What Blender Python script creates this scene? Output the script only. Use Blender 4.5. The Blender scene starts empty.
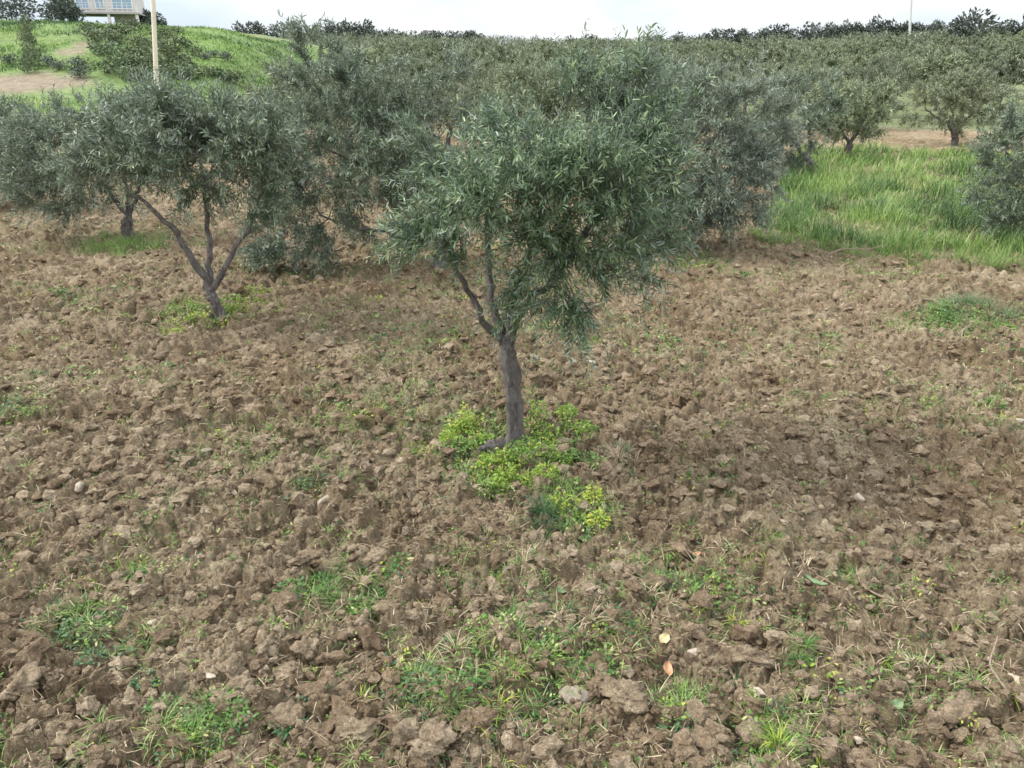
import bpy, math
import numpy as np
from math import radians as R

# ------------------------------------------------------------------ camera, sky, sun, exposure
SC = bpy.context.scene
COL = SC.collection
CAM_H = 2.9
PITCH = 22.0
FPX = 800.0
cam_d = bpy.data.cameras.new("camera")
cam = bpy.data.objects.new("camera", cam_d)
COL.objects.link(cam)
cam.location = (0, 0, CAM_H)
cam.rotation_euler = (R(90 - PITCH), 0, 0)
cam_d.sensor_width = 36
cam_d.lens = FPX / 1024 * 36
cam_d.clip_end = 6000
cam_d.clip_start = 0.05
SC.camera = cam

w = bpy.data.worlds.new("World"); SC.world = w; w.use_nodes = True
nt = w.node_tree; nt.nodes.clear()
out = nt.nodes.new("ShaderNodeOutputWorld")
bg = nt.nodes.new("ShaderNodeBackground")
sky = nt.nodes.new("ShaderNodeTexSky"); sky.sky_type = 'NISHITA'; sky.sun_disc = False
SUN_EL, SUN_AZ = 46.0, -80.0      # azimuth measured from +Y towards +X
sky.sun_elevation = R(SUN_EL); sky.sun_rotation = R(SUN_AZ)
bg.inputs[1].default_value = 0.1
tc = nt.nodes.new("ShaderNodeTexCoord")
mp = nt.nodes.new("ShaderNodeMapping"); mp.inputs['Scale'].default_value = (1.0, 1.0, 2.6)
cn = nt.nodes.new("ShaderNodeTexNoise"); cn.inputs['Scale'].default_value = 1.7
cn.inputs['Detail'].default_value = 5; cn.inputs['Roughness'].default_value = 0.5
cr = nt.nodes.new("ShaderNodeValToRGB")
cr.color_ramp.elements[0].position = 0.44; cr.color_ramp.elements[0].color = (14.2, 16.2, 18.2, 1)
cr.color_ramp.elements[1].position = 0.54; cr.color_ramp.elements[1].color = (20.5, 20.7, 20.8, 1)
mx = nt.nodes.new("ShaderNodeMixRGB"); mx.inputs[0].default_value = 0.94
nt.links.new(tc.outputs['Generated'], mp.inputs[0]); nt.links.new(mp.outputs[0], cn.inputs[0])
nt.links.new(cn.outputs[0], cr.inputs[0]); nt.links.new(sky.outputs[0], mx.inputs[1])
sx = nt.nodes.new("ShaderNodeSeparateXYZ"); nt.links.new(tc.outputs['Generated'], sx.inputs[0])
zr = nt.nodes.new("ShaderNodeValToRGB"); zr.color_ramp.elements[0].position = 0.0; zr.color_ramp.elements[0].color = (.25, .252, .255, 1)
zr.color_ramp.elements[1].position = 0.75; zr.color_ramp.elements[1].color = (.66, .66, .66, 1)
nt.links.new(sx.outputs[2], zr.inputs[0])
ml = nt.nodes.new("ShaderNodeMixRGB"); ml.blend_type = 'MULTIPLY'; ml.inputs[0].default_value = 1
nt.links.new(cr.outputs[0], ml.inputs[1]); nt.links.new(zr.outputs[0], ml.inputs[2])
nt.links.new(ml.outputs[0], mx.inputs[2]); nt.links.new(mx.outputs[0], bg.inputs[0])
nt.links.new(bg.outputs[0], out.inputs[0])

sl = bpy.data.lights.new("sun", 'SUN'); sl.energy = 2.0; sl.angle = R(20); sl.color = (1.0, 0.96, 0.9)
so = bpy.data.objects.new("sun", sl); COL.objects.link(so)
so.rotation_euler = (-R(90 - SUN_EL), 0, -R(SUN_AZ))   # light comes from azimuth SUN_AZ
SC.view_settings.view_transform = 'Standard'
try: SC.view_settings.look = 'None'
except Exception: pass
SC.view_settings.exposure = 1.02
SC.view_settings.gamma = 1.0
SC.cycles.max_bounces = 6; SC.cycles.diffuse_bounces = 3; SC.cycles.transmission_bounces = 3
SC.cycles.use_denoising = False if False else SC.cycles.use_denoising

# ------------------------------------------------------------------ numpy noise
def ihash(ix, iy, s):
    h = (ix.astype(np.int64) * 374761393 + iy.astype(np.int64) * 668265263 + s * 974634777) & 0xffffffff
    h = ((h ^ (h >> 13)) * 1274126177) & 0xffffffff
    h = ((h ^ (h >> 16)) * 2246822519) & 0xffffffff
    h = h ^ (h >> 15)
    return (h & 0xffffff).astype(np.float64) / 16777216.0

def vnoise(x, y, s=0):
    ix = np.floor(x); iy = np.floor(y); fx = x - ix; fy = y - iy
    fx = fx * fx * (3 - 2 * fx); fy = fy * fy * (3 - 2 * fy)
    a = ihash(ix, iy, s); b = ihash(ix + 1, iy, s); c = ihash(ix, iy + 1, s); d = ihash(ix + 1, iy + 1, s)
    return (a + (b - a) * fx + (c - a) * fy + (a - b - c + d) * fx * fy) * 2 - 1

def fbm(x, y, s=0, oct=4, g=0.5):
    t = 0; a = 1.0; n = 0
    for k in range(oct):
        t = t + a * vnoise(x * 2 ** k + 17.3 * k, y * 2 ** k - 9.1 * k, s + k); n += a; a *= g
    return t / n

def clod_layer(x, y, size, seed, lo=0.42, hi=0.78):
    """height 0..1 of irregular tilted lumps, one per cell; also a random tone of the winning lump"""
    wx = x + size * 0.045 * vnoise(x / size * 12, y / size * 12, seed + 70) + size * 0.30 * vnoise(x / size * 2.1, y / size * 2.1, seed + 50) + size * 0.19 * vnoise(x / size * 5.3, y / size * 5.3, seed + 60)
    wy = y + size * 0.045 * vnoise(x / size * 12, y / size * 12, seed + 71) + size * 0.30 * vnoise(x / size * 2.1, y / size * 2.1, seed + 51) + size * 0.19 * vnoise(x / size * 5.3, y / size * 5.3, seed + 61)
    gx = np.floor(wx / size); gy = np.floor(wy / size)
    best = np.zeros_like(x); tone = np.full_like(x, 0.5)
    for i in (-1, 0, 1):
        for j in (-1, 0, 1):
            cx = gx + i; cy = gy + j
            h1 = ihash(cx, cy, seed + 1); h2 = ihash(cx, cy, seed + 2); h3 = ihash(cx, cy, seed + 3)
            h4 = ihash(cx, cy, seed + 4); h5 = ihash(cx, cy, seed + 5)
            dx = wx / size - (cx + h1); dy = wy / size - (cy + h2)
            ca = np.cos(h3 * 6.283); sa = np.sin(h3 * 6.283)
            r = lo + (hi - lo) * h4
            u = (dx * ca + dy * sa) / (r * 1.25); v = (-dx * sa + dy * ca) / (r * 0.8)
            d2 = u * u + v * v
            top = 0.35 + 0.65 * h5
            hh = top * np.power(np.clip(1 - d2, 0, 1), 0.42) * (1 + 0.35 * u)
            m = hh > best
            best = np.where(m, hh, best); tone = np.where(m, h4 * 0.5 + h1 * 0.5, tone)
    return best, tone

def interp(x, xs, ys): return np.interp(x, xs, ys)
def sstep(a, b, x):
    t = np.clip((x - a) / (b - a), 0, 1); return t * t * (3 - 2 * t)

# large shape of the land
def land(x, y):
    x = np.asarray(x, float); y = np.asarray(y, float)
    r = np.hypot(x, y); az = np.degrees(np.arctan2(x, y))
    crest = interp(az, [-180, -60, -30, -15, 4.5, 14, 24, 40, 180], [5, 8, 7.6, 6.9, 5.1, 5.3, 6.6, 8, 5])
    t = np.clip((r - 34) / (235 - 34), 0, 1)
    z = crest * t ** 1.05
    z = z - np.clip(r - 245, 0, 9999) * 0.03
    z = z + 0.35 * fbm(x / 40, y / 40, 7, 3) * sstep(30, 60, r)
    # grassy bank on the left
    ht = interp(x, [-60, -42, -27, -21, -16], [6.4, 6.1, 5.5, 4.3, 0])
    b = ht * sstep(42, 78, y + 0.12 * (x + 30)) * sstep(150, 95, y)
    z = np.maximum(z, b + 0.12 * fbm(x / 3, y / 3, 9, 3) * sstep(0.2, 2, b))
    z = z + 0.05 * fbm(x / 3.0, y / 3.0, 3, 2) * sstep(60, 20, r)
    return z

CT, ST = math.cos(R(PITCH)), math.sin(R(PITCH))
def ray(px, py):
    u = (px - 512) / FPX; v = (384 - py) / FPX
    return np.array([u, CT + v * ST, -ST + v * CT])
def hit(px, py, lo=1.0, hi=400.0):
    d = ray(px, py); t = np.geomspace(lo, hi, 6000)
    X = d[0] * t; Y = d[1] * t; Z = CAM_H + d[2] * t
    under = Z < land(X, Y)
    k = int(np.argmax(under)) if under.any() else len(t) - 1
    return np.array([X[k], Y[k], float(land(X[k], Y[k]))])
def onY(px, py, Y):
    d = ray(px, py); t = Y / d[1]
    return np.array([d[0] * t, Y, CAM_H + d[2] * t])
def project(x, y, z):
    dz = z - CAM_H; zc = y * CT - dz * ST; yc = y * ST + dz * CT
    zc = np.maximum(zc, 1e-3)
    return 512 + FPX * x / zc, 384 - FPX * yc / zc

def soil(x, y):
    """ploughed micro relief above land(); returns height, lump tone"""
    a, ta = clod_layer(x, y, 0.26, 100)
    b, tb = clod_layer(x, y, 0.125, 200)
    c, tcc = clod_layer(x, y, 0.062, 300)
    d, td = clod_layer(x, y, 0.031, 400)
    patch = 0.5 + 0.5 * fbm(x / 0.9, y / 0.9, 20, 3)
    big = 0.35 + 0.9 * np.clip(patch * 1.3 - 0.1, 0, 1)
    h = 0.095 * a * big + 0.088 * b * (0.5 + 0.7 * patch) + 0.036 * c * (0.6 + .6 * b) + 0.013 * d
    h = h + 0.05 * fbm(x / 0.55, y / 0.55, 31, 3) + 0.004 * fbm(x / 0.014, y / 0.014, 41, 2) - 0.012 * np.abs(fbm(x / 0.045, y / 0.045, 42, 2))
    tone = 0.45 * ta + 0.33 * tb + 0.22 * tcc
    return h - 0.03, tone
def ground_at(x, y):
    x = np.atleast_1d(np.asarray(x, float)); y = np.atleast_1d(np.asarray(y, float))
    h, _ = soil(x, y)
    fade = sstep(40, 28, np.hypot(x, y))
    return land(x, y) + h * fade


# ------------------------------------------------------------------ mesh from arrays
def make_mesh(name, V, faces, mats, midx=None, attrs=None, smooth=False):
    """faces: list of (F, k) int arrays"""
    me = bpy.data.meshes.new(name)
    V = np.asarray(V, np.float32)
    me.vertices.add(len(V)); me.vertices.foreach_set("co", V.ravel())
    loops = np.concatenate([f.ravel() for f in faces]).astype(np.int32)
    tot = np.concatenate([np.full(len(f), f.shape[1], np.int32) for f in faces])
    st = np.concatenate([[0], np.cumsum(tot)[:-1]]).astype(np.int32)
    me.loops.add(len(loops)); me.loops.foreach_set("vertex_index", loops)
    me.polygons.add(len(tot)); me.polygons.foreach_set("loop_start", st); me.polygons.foreach_set("loop_total", tot)
    if midx is not None:
        me.polygons.foreach_set("material_index", np.concatenate(midx).astype(np.int32))
    me.polygons.foreach_set("use_smooth", np.full(len(tot), smooth, bool))
    for m in mats: me.materials.append(m)
    for k, a in (attrs or {}).items():
        at = me.attributes.new(k, 'FLOAT', 'POINT'); at.data.foreach_set("value", np.asarray(a, np.float32))
    me.update(calc_edges=True)
    return me
class Bag:
    """collects vertex/face arrays for ONE mesh"""
    def __init__(s): s.V = []; s.F = []; s.M = []; s.A = []; s.n = 0
    def add(s, V, faces, mat=0, rnd=None):
        V = np.asarray(V, float).reshape(-1, 3)
        for f in faces:
            s.F.append(np.asarray(f) + s.n); s.M.append(np.full(len(f), mat))
        s.V.append(V); s.A.append(np.full(len(V), 0.5) if rnd is None else np.broadcast_to(rnd, (len(V),)))
        s.n += len(V)
    def mesh(s, name, mats, smooth=False):
        return make_mesh(name, np.concatenate(s.V), s.F, mats, s.M, {"rnd": np.concatenate(s.A)}, smooth)
def link(name, data, parent=None, loc=None):
    o = bpy.data.objects.new(name, data); COL.objects.link(o)
    if parent: o.parent = parent
    if loc is not None: o.location = [float(v) for v in loc]
    return o
def tag(o, label=None, cat=None, group=None, kind=None):
    if label: o['label'] = label
    if cat: o['category'] = cat
    if group: o['group'] = group
    if kind: o['kind'] = kind
    return o
def copy_tree(o, loc, rz=0, sc=1.0, label=None, group=None, drop=()):
    c = o.copy(); COL.objects.link(c); c.location = [float(v) for v in loc]; c.rotation_euler = (0, 0, rz); c.scale = sc if hasattr(sc, '__len__') else (sc,) * 3
    if label: c['label'] = label
    if group: c['group'] = group
    for ch in o.children:
        d = ch.copy(); COL.objects.link(d); d.parent = c
    return c

# ------------------------------------------------------------------ materials
def new_mat(name):
    m = bpy.data.materials.new(name); m.use_nodes = True
    nt = m.node_tree; nt.nodes.clear()
    o = nt.nodes.new("ShaderNodeOutputMaterial")
    return m, nt, o
def N(nt, t, **k):
    n = nt.nodes.new(t)
    for a, v in k.items(): setattr(n, a, v)
    return n
def ramp(nt, src, stops):
    r = N(nt, "ShaderNodeValToRGB"); e = r.color_ramp.elements
    while len(e) < len(stops): e.new(0.5)
    for i, (p, c) in enumerate(stops): e[i].position = p; e[i].color = (*c, 1)
    nt.links.new(src, r.inputs[0]); return r.outputs[0]
def mixc(nt, f, a, b, mode='MIX'):
    m = N(nt, "ShaderNodeMixRGB", blend_type=mode)
    for s, v in ((m.inputs[0], f), (m.inputs[1], a), (m.inputs[2], b)):
        if hasattr(v, 'is_linked') or hasattr(v, 'links'): nt.links.new(v, s)
        elif isinstance(v, (int, float)): s.default_value = v
        else: s.default_value = (*v, 1)
    return m.outputs[0]
def attr(nt, n):
    a = N(nt, "ShaderNodeAttribute"); a.attribute_name = n; return a.outputs['Fac']
def noise(nt, scale, detail=4, rough=0.55, vec=None):
    n = N(nt, "ShaderNodeTexNoise"); n.inputs['Scale'].default_value = scale
    n.inputs['Detail'].default_value = detail; n.inputs['Roughness'].default_value = rough
    if vec is not None: nt.links.new(vec, n.inputs['Vector'])
    return n.outputs[0]

def leaf_mat(name, stops, back=None, trans=0.12, rough=0.5, objvar=0.0):
    m, nt, o = new_mat(name)
    col = ramp(nt, attr(nt, "rnd"), stops)
    if objvar:
        oi = N(nt, "ShaderNodeObjectInfo")
        v = N(nt, "ShaderNodeMapRange"); v.inputs[3].default_value = 1 - objvar; v.inputs[4].default_value = 1 + objvar
        nt.links.new(oi.outputs['Random'], v.inputs[0])
        hs = N(nt, "ShaderNodeHueSaturation"); nt.links.new(v.outputs[0], hs.inputs['Value']); nt.links.new(col, hs.inputs['Color'])
        v2 = N(nt, "ShaderNodeMapRange"); v2.inputs[3].default_value = 0.475; v2.inputs[4].default_value = 0.512
        mm = N(nt, "ShaderNodeMath", operation='FRACT'); m7 = N(nt, "ShaderNodeMath", operation='MULTIPLY'); m7.inputs[1].default_value = 7.13
        nt.links.new(oi.outputs['Random'], m7.inputs[0]); nt.links.new(m7.outputs[0], mm.inputs[0]); nt.links.new(mm.outputs[0], v2.inputs[0])
        nt.links.new(v2.outputs[0], hs.inputs['Hue'])
        col = hs.outputs[0]
    front = col
    if back is not None:
        g = N(nt, "ShaderNodeNewGeometry")
        bk = mixc(nt, attr(nt, "rnd"), back[0], back[1])
        col = mixc(nt, g.outputs['Backfacing'], front, bk)
    p = N(nt, "ShaderNodeBsdfPrincipled"); nt.links.new(col, p.inputs['Base Color'])
    p.inputs['Roughness'].default_value = rough
    p.inputs['Specular IOR Level'].default_value = 0.35
    t = N(nt, "ShaderNodeBsdfTranslucent"); nt.links.new(front, t.inputs[0])
    ms = N(nt, "ShaderNodeMixShader"); ms.inputs[0].default_value = trans
    nt.links.new(p.outputs[0], ms.inputs[1]); nt.links.new(t.outputs[0], ms.inputs[2]); nt.links.new(ms.outputs[0], o.inputs[0])
    return m
OLIVE_STOPS = [(0.0, (0.042, 0.068, 0.036)), (0.45, (0.10, 0.135, 0.08)), (0.8, (0.165, 0.205, 0.13)), (1.0, (0.26, 0.30, 0.15))]
M_OLIVE = leaf_mat("olive_leaf", OLIVE_STOPS, back=((0.20, 0.25, 0.20), (0.38, 0.43, 0.37)), rough=0.42)
M_OLIVE_SILVER = leaf_mat("olive_leaf_silver", [(0.0, (0.05, 0.072, 0.045)), (0.45, (0.125, 0.16, 0.11)), (0.8, (0.20, 0.24, 0.17)), (1.0, (0.29, 0.32, 0.21))],
                        back=((0.22, 0.26, 0.215), (0.38, 0.42, 0.36)), rough=0.42)
M_OLIVE_MAIN = leaf_mat("olive_leaf_green", [(0.0, (0.02, 0.045, 0.02)), (0.45, (0.078, 0.128, 0.062)), (0.8, (0.16, 0.22, 0.11)), (1.0, (0.32, 0.38, 0.17))],
                        back=((0.15, 0.20, 0.155), (0.36, 0.42, 0.355)), rough=0.42)
M_OLIVE_FAR = leaf_mat("olive_leaf_far", [(0, (0.045, 0.062, 0.032)), (0.5, (0.13, 0.16, 0.085)), (1, (0.26, 0.285, 0.15))],
                       back=((0.21, 0.25, 0.18), (0.36, 0.395, 0.29)), rough=0.6, objvar=0.42)
M_PINE = leaf_mat("dark_needles_hazed", [(0, (0.05, 0.063, 0.054)), (1, (0.13, 0.155, 0.125))], trans=0.05, rough=0.7, objvar=0.2)  # dark needles, colour greyed and lightened to stand in for distance haze
M_SHRUB = leaf_mat("shrub_leaf", [(0, (0.045, 0.07, 0.035)), (0.6, (0.115, 0.155, 0.075)), (1, (0.20, 0.235, 0.12))], rough=0.6, objvar=0.25)
M_GRASS = leaf_mat("grass_blade", [(0, (0.03, 0.075, 0.022)), (0.3, (0.09, 0.17, 0.045)), (0.65, (0.20, 0.32, 0.075)), (0.95, (0.36, 0.46, 0.15)), (1, (0.48, 0.42, 0.25))], trans=0.3, rough=0.5)
M_WEED = leaf_mat("weed_leaf", [(0, (0.04, 0.11, 0.028)), (0.5, (0.12, 0.225, 0.05)), (0.85, (0.24, 0.35, 0.09)), (1, (0.42, 0.44, 0.18))], trans=0.25, rough=0.5)
M_LIME = leaf_mat("lime_weed_leaf", [(0, (0.09, 0.20, 0.03)), (0.5, (0.19, 0.31, 0.05)), (0.8, (0.33, 0.42, 0.06)), (1, (0.50, 0.50, 0.09))], trans=0.3, rough=0.5)
M_DARKWEED = leaf_mat("dark_weed_leaf", [(0, (0.02, 0.065, 0.025)), (0.7, (0.06, 0.13, 0.05)), (1, (0.13, 0.2, 0.09))], trans=0.2, rough=0.45)
M_STRAW = leaf_mat("dry_straw", [(0, (0.20, 0.14, 0.085)), (0.5, (0.34, 0.26, 0.16)), (1, (0.52, 0.44, 0.30))], trans=0.05, rough=0.8)

def bark_mat(name, c1, c2, c3):
    m, nt, o = new_mat(name)
    tc = N(nt, "ShaderNodeTexCoord"); mp = N(nt, "ShaderNodeMapping"); mp.inputs['Scale'].default_value = (1, 1, 0.28)
    nt.links.new(tc.outputs['Object'], mp.inputs[0])
    n1 = noise(nt, 38, 6, 0.65, mp.outputs[0]); n2 = noise(nt, 7, 4, 0.6, tc.outputs['Object'])
    c = ramp(nt, n1, [(0.32, c1), (0.52, c2), (0.72, c3)])
    c = mixc(nt, ramp(nt, n2, [(0.45, (0, 0, 0)), (0.65, (0.7, 0.7, 0.7))]), c, mixc(nt, 0.5, c2, c3))
    p = N(nt, "ShaderNodeBsdfPrincipled"); nt.links.new(c, p.inputs['Base Color']); p.inputs['Roughness'].default_value = 0.9
    b = N(nt, "ShaderNodeBump"); b.inputs['Strength'].default_value = 1.0; b.inputs['Distance'].default_value = 0.025
    nt.links.new(n1, b.inputs['Height']); nt.links.new(b.outputs[0], p.inputs['Normal'])
    nt.links.new(p.outputs[0], o.inputs[0]); return m
M_BARK = bark_mat("olive_bark", (0.045, 0.036, 0.034), (0.115, 0.098, 0.092), (0.24, 0.215, 0.20))
M_TWIG = bark_mat("olive_twig", (0.07, 0.058, 0.048), (0.14, 0.12, 0.10), (0.24, 0.21, 0.17))

def soil_mat(name, far=False):
    m, nt, o = new_mat(name)
    tc = N(nt, "ShaderNodeTexCoord"); pos = tc.outputs['Object']
    tone = attr(nt, "tone")
    n0 = noise(nt, 0.7, 4, 0.6, pos); n1 = noise(nt, 9, 6, 0.65, pos); n2 = noise(nt, 60, 5, 0.7, pos); n3 = noise(nt, 230, 3, 0.7, pos)
    c = ramp(nt, n1, [(0.28, (0.145, 0.100, 0.062)), (0.5, (0.295, 0.220, 0.145)), (0.72, (0.49, 0.395, 0.28))])
    c2 = ramp(nt, tone, [(0.15, (0.150, 0.101, 0.063)), (0.5, (0.305, 0.228, 0.150)), (0.85, (0.55, 0.45, 0.32))])
    c = mixc(nt, 0.55, c, c2)
    c = mixc(nt, 0.75, c, ramp(nt, n2, [(0.3, (0.5, 0.47, 0.45)), (0.52, (0.97, 0.97, 0.97)), (0.72, (1.6, 1.6, 1.57))]), 'MULTIPLY')
    c = mixc(nt, 0.6, c, ramp(nt, n3, [(0.3, (0.7, 0.68, 0.66)), (0.6, (1.05, 1.05, 1.05)), (0.74, (1.7, 1.68, 1.6))]), 'MULTIPLY')
    nm = noise(nt, 13, 5, 0.7, pos)
    c = mixc(nt, 0.7, c, ramp(nt, nm, [(0.32, (0.52, 0.49, 0.46)), (0.47, (0.95, 0.94, 0.93)), (0.6, (1.15, 1.15, 1.14)), (0.72, (1.75, 1.74, 1.68))]), 'MULTIPLY')
    c = mixc(nt, 1.0, c, ramp(nt, n0, [(0.35, (0.86, 0.80, 0.75)), (0.5, (1.0, .99, .98)), (0.65, (1.12, 1.12, 1.11))]), 'MULTIPLY')
    gm = N(nt, "ShaderNodeMath", operation='MULTIPLY'); nt.links.new(attr(nt, "green"), gm.inputs[0])
    nt.links.new(ramp(nt, noise(nt, 26, 5, 0.7, pos), [(0.42, (0, 0, 0)), (0.6, (1, 1, 1))]), gm.inputs[1])
    gc = ramp(nt, noise(nt, 90, 3, 0.6, pos), [(0.3, (0.11, 0.15, 0.05)), (0.6, (0.25, 0.285, 0.11)), (0.8, (0.38, 0.37, 0.18))])
    c = mixc(nt, gm.outputs[0], c, gc)
    p = N(nt, "ShaderNodeBsdfPrincipled"); nt.links.new(c, p.inputs['Base Color']); p.inputs['Roughness'].default_value = 0.95
    p.inputs['Specular IOR Level'].default_value = 0.2
    ad = N(nt, "ShaderNodeMath", operation='MULTIPLY_ADD'); ad.inputs[1].default_value = 0.4
    nt.links.new(n3, ad.inputs[0]); nt.links.new(n2, ad.inputs[2])
    b0 = N(nt, "ShaderNodeBump"); b0.inputs['Strength'].default_value = 1.0; b0.inputs['Distance'].default_value = 0.03
    nt.links.new(noise(nt, 34, 4, 0.7, pos), b0.inputs['Height'])
    b = N(nt, "ShaderNodeBump"); b.inputs['Strength'].default_value = 1.0; b.inputs['Distance'].default_value = 0.022
    nt.links.new(b0.outputs[0], b.inputs['Normal'])
    nt.links.new(ad.outputs[0], b.inputs['Height']); nt.links.new(b.outputs[0], p.inputs['Normal'])
    nt.links.new(p.outputs[0], o.inputs[0]); return m
M_SOIL = soil_mat("ploughed_soil")

def terrain_mat():
    m, nt, o = new_mat("hill_ground")
    tc = N(nt, "ShaderNodeTexCoord"); pos = tc.outputs['Object']
    n1 = noise(nt, 0.35, 6, 0.62, pos); n2 = noise(nt, 2.2, 6, 0.7, pos)
    base = ramp(nt, n2, [(0.3, (0.075, 0.10, 0.04)), (0.5, (0.155, 0.185, 0.075)), (0.72, (0.26, 0.25, 0.13))])
    gr = ramp(nt, n2, [(0.28, (0.04, 0.085, 0.025)), (0.48, (0.12, 0.20, 0.045)), (0.62, (0.19, 0.27, 0.06)), (0.78, (0.28, 0.29, 0.12))])
    br = ramp(nt, n2, [(0.3, (0.17, 0.12, 0.085)), (0.7, (0.32, 0.245, 0.18))])
    c = mixc(nt, attr(nt, "green"), base, gr)
    c = mixc(nt, attr(nt, "bare"), c, br)
    p = N(nt, "ShaderNodeBsdfPrincipled"); nt.links.new(c, p.inputs['Base Color']); p.inputs['Roughness'].default_value = 0.95
    b = N(nt, "ShaderNodeBump"); b.inputs['Strength'].default_value = 0.8; b.inputs['Distance'].default_value = 0.3
    nt.links.new(n2, b.inputs['Height']); nt.links.new(b.outputs[0], p.inputs['Normal'])
    nt.links.new(p.outputs[0], o.inputs[0]); return m
M_TERR = terrain_mat()
def plain(name, c, rough=0.7, var=0.15, scale=8, bump=0.2, dist=0.01):
    m, nt, o = new_mat(name)
    tc = N(nt, "ShaderNodeTexCoord")
    n = noise(nt, scale, 5, 0.6, tc.outputs['Object'])
    col = ramp(nt, n, [(0.3, tuple(v * (1 - var) for v in c)), (0.7, tuple(min(1, v * (1 + var)) for v in c))])
    p = N(nt, "ShaderNodeBsdfPrincipled"); nt.links.new(col, p.inputs['Base Color']); p.inputs['Roughness'].default_value = rough
    b = N(nt, "ShaderNodeBump"); b.inputs['Strength'].default_value = bump; b.inputs['Distance'].default_value = dist
    nt.links.new(n, b.inputs['Height']); nt.links.new(b.outputs[0], p.inputs['Normal'])
    nt.links.new(p.outputs[0], o.inputs[0]); return m
M_WALL = plain("pale_render", (0.66, 0.60, 0.57), 0.85, 0.1, 2)
M_SLAB = plain("grey_slab", (0.38, 0.36, 0.34), 0.85)
M_FRAME = plain("white_frame", (0.75, 0.75, 0.75), 0.5, 0.05)
M_DARK = plain("dark_metal", (0.08, 0.08, 0.09), 0.6)
M_ROOF = plain("roof_tile", (0.35, 0.18, 0.12), 0.8, 0.25)
M_GLASS = plain("window_glass", (0.30, 0.40, 0.52), 0.08, 0.1, 3, 0.0)
M_WPOLE = plain("weathered_wood", (0.66, 0.61, 0.48), 0.8, 0.12, 6)
M_GPOLE = plain("pale_concrete", (0.6, 0.6, 0.58), 0.8, 0.1, 6)
M_STONE = plain("pale_stone", (0.38, 0.315, 0.24), 0.9, 0.3, 30, 0.6)
M_GSTONE = plain("grey_stone", (0.26, 0.215, 0.165), 0.9, 0.35, 25, 0.8)
M_STICK = plain("dry_stick", (0.24, 0.18, 0.13), 0.85, 0.3, 40, 0.6)
M_LEAF_O = plain("orange_dead_leaf", (0.40, 0.21, 0.11), 0.6, 0.4, 40)
M_LEAF_Y = plain("yellow_dead_leaf", (0.46, 0.38, 0.19), 0.6, 0.25, 40)
M_LEAF_G = plain("pale_green_leaf", (0.13, 0.19, 0.085), 0.5, 0.25, 40)

# ------------------------------------------------------------------ weed cover (where the soil is greened)
GREEN_SPOTS = [  # px, py, radius m, strength
    (500, 470, .75, 1), (580, 520, .45, 1), (440, 430, .55, .7), (200, 320, .9, 1), (120, 248, 1.1, .9), (955, 325, .9, 1), (350, 600, .45, .8),
    (75, 625, .25, .9), (140, 655, .2, .8), (335, 490, .3, .8), (420, 680, .2, .8), (200, 740, .3, .7), (590, 640, .5, .5), (700, 590, .5, .6),
    (770, 740, .25, .8), (680, 715, .2, .8), (880, 600, .3, .5), (30, 420, .4, .6), (690, 265, .9, .8), (500, 560, .6, .4), (770, 560, .3, .4),
    (140, 575, .2, .6), (820, 420, .7, .3), (640, 350, .9, .4), (420, 350, .9, .4), (250, 520, .4, .3), (915, 390, .5, .4), (1010, 590, .2, .4), (330, 400, .7, .3)]
_SP = [(hit(px, py), r, s) for px, py, r, s in GREEN_SPOTS]
def greenness(x, y):
    g = 0.5 * sstep(-0.05, 0.5, fbm(x / 1.1, y / 0.8, 77, 4)) + 0.14
    for c, r, s in _SP:
        d = np.hypot(x - c[0], (y - c[1]))
        d = d * (1 + 0.35 * vnoise(x * 4, y * 4, 5))
        g = np.maximum(g, s * sstep(r, r * 0.35, d))
    return g

def in_grass(x, y):
    px, py = project(x, y, land(x, y))
    front = interp(px, [740, 765, 800, 850, 900, 960, 1024, 1200], [222, 236, 242, 250, 255, 262, 270, 285]) + 7 * vnoise(px / 22, px * 0, 5) + 5 * vnoise(px / 6, px * 0 + 3, 6)
    left = interp(py, [140, 175, 215, 240], [800, 790, 765, 752])
    d = np.hypot(x, y)
    return (py < front) & (px > left) & (d < 31) & (px < 1250)

# ------------------------------------------------------------------ ground
def polar(r0, r1, step, a0, a1, na):
    nr = int(math.log(r1 / r0) / step) + 1
    rr = np.geomspace(r0, r1, nr); aa = np.linspace(a0, a1, na)
    Rr, Aa = np.meshgrid(rr, aa, indexing='ij')
    X = (Rr * np.sin(Aa)).ravel(); Y = (Rr * np.cos(Aa)).ravel()
    i = np.arange(nr - 1)[:, None] * na + np.arange(na - 1)[None, :]
    F = np.stack([i, i + na, i + na + 1, i + 1], -1).reshape(-1, 4)
    return X, Y, F[:, ::-1].copy()[:, ::-1]
X, Y, F = polar(1.2, 42, 0.0023, R(-56), R(56), 1150)
h, tone = soil(X, Y); rr = np.hypot(X, Y)
Z = land(X, Y) + h * sstep(42, 30, rr) - 0.12 * sstep(40, 42, rr)
F = F[:, ::-1]
me = make_mesh("ploughed_field", np.stack([X, Y, Z], 1), [F], [M_SOIL], None, {"tone": tone, "green": np.maximum(greenness(X, Y) * .75, in_grass(X, Y) * 1.0)}, True)
tag(link("ploughed_field", me), kind='structure')

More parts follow.
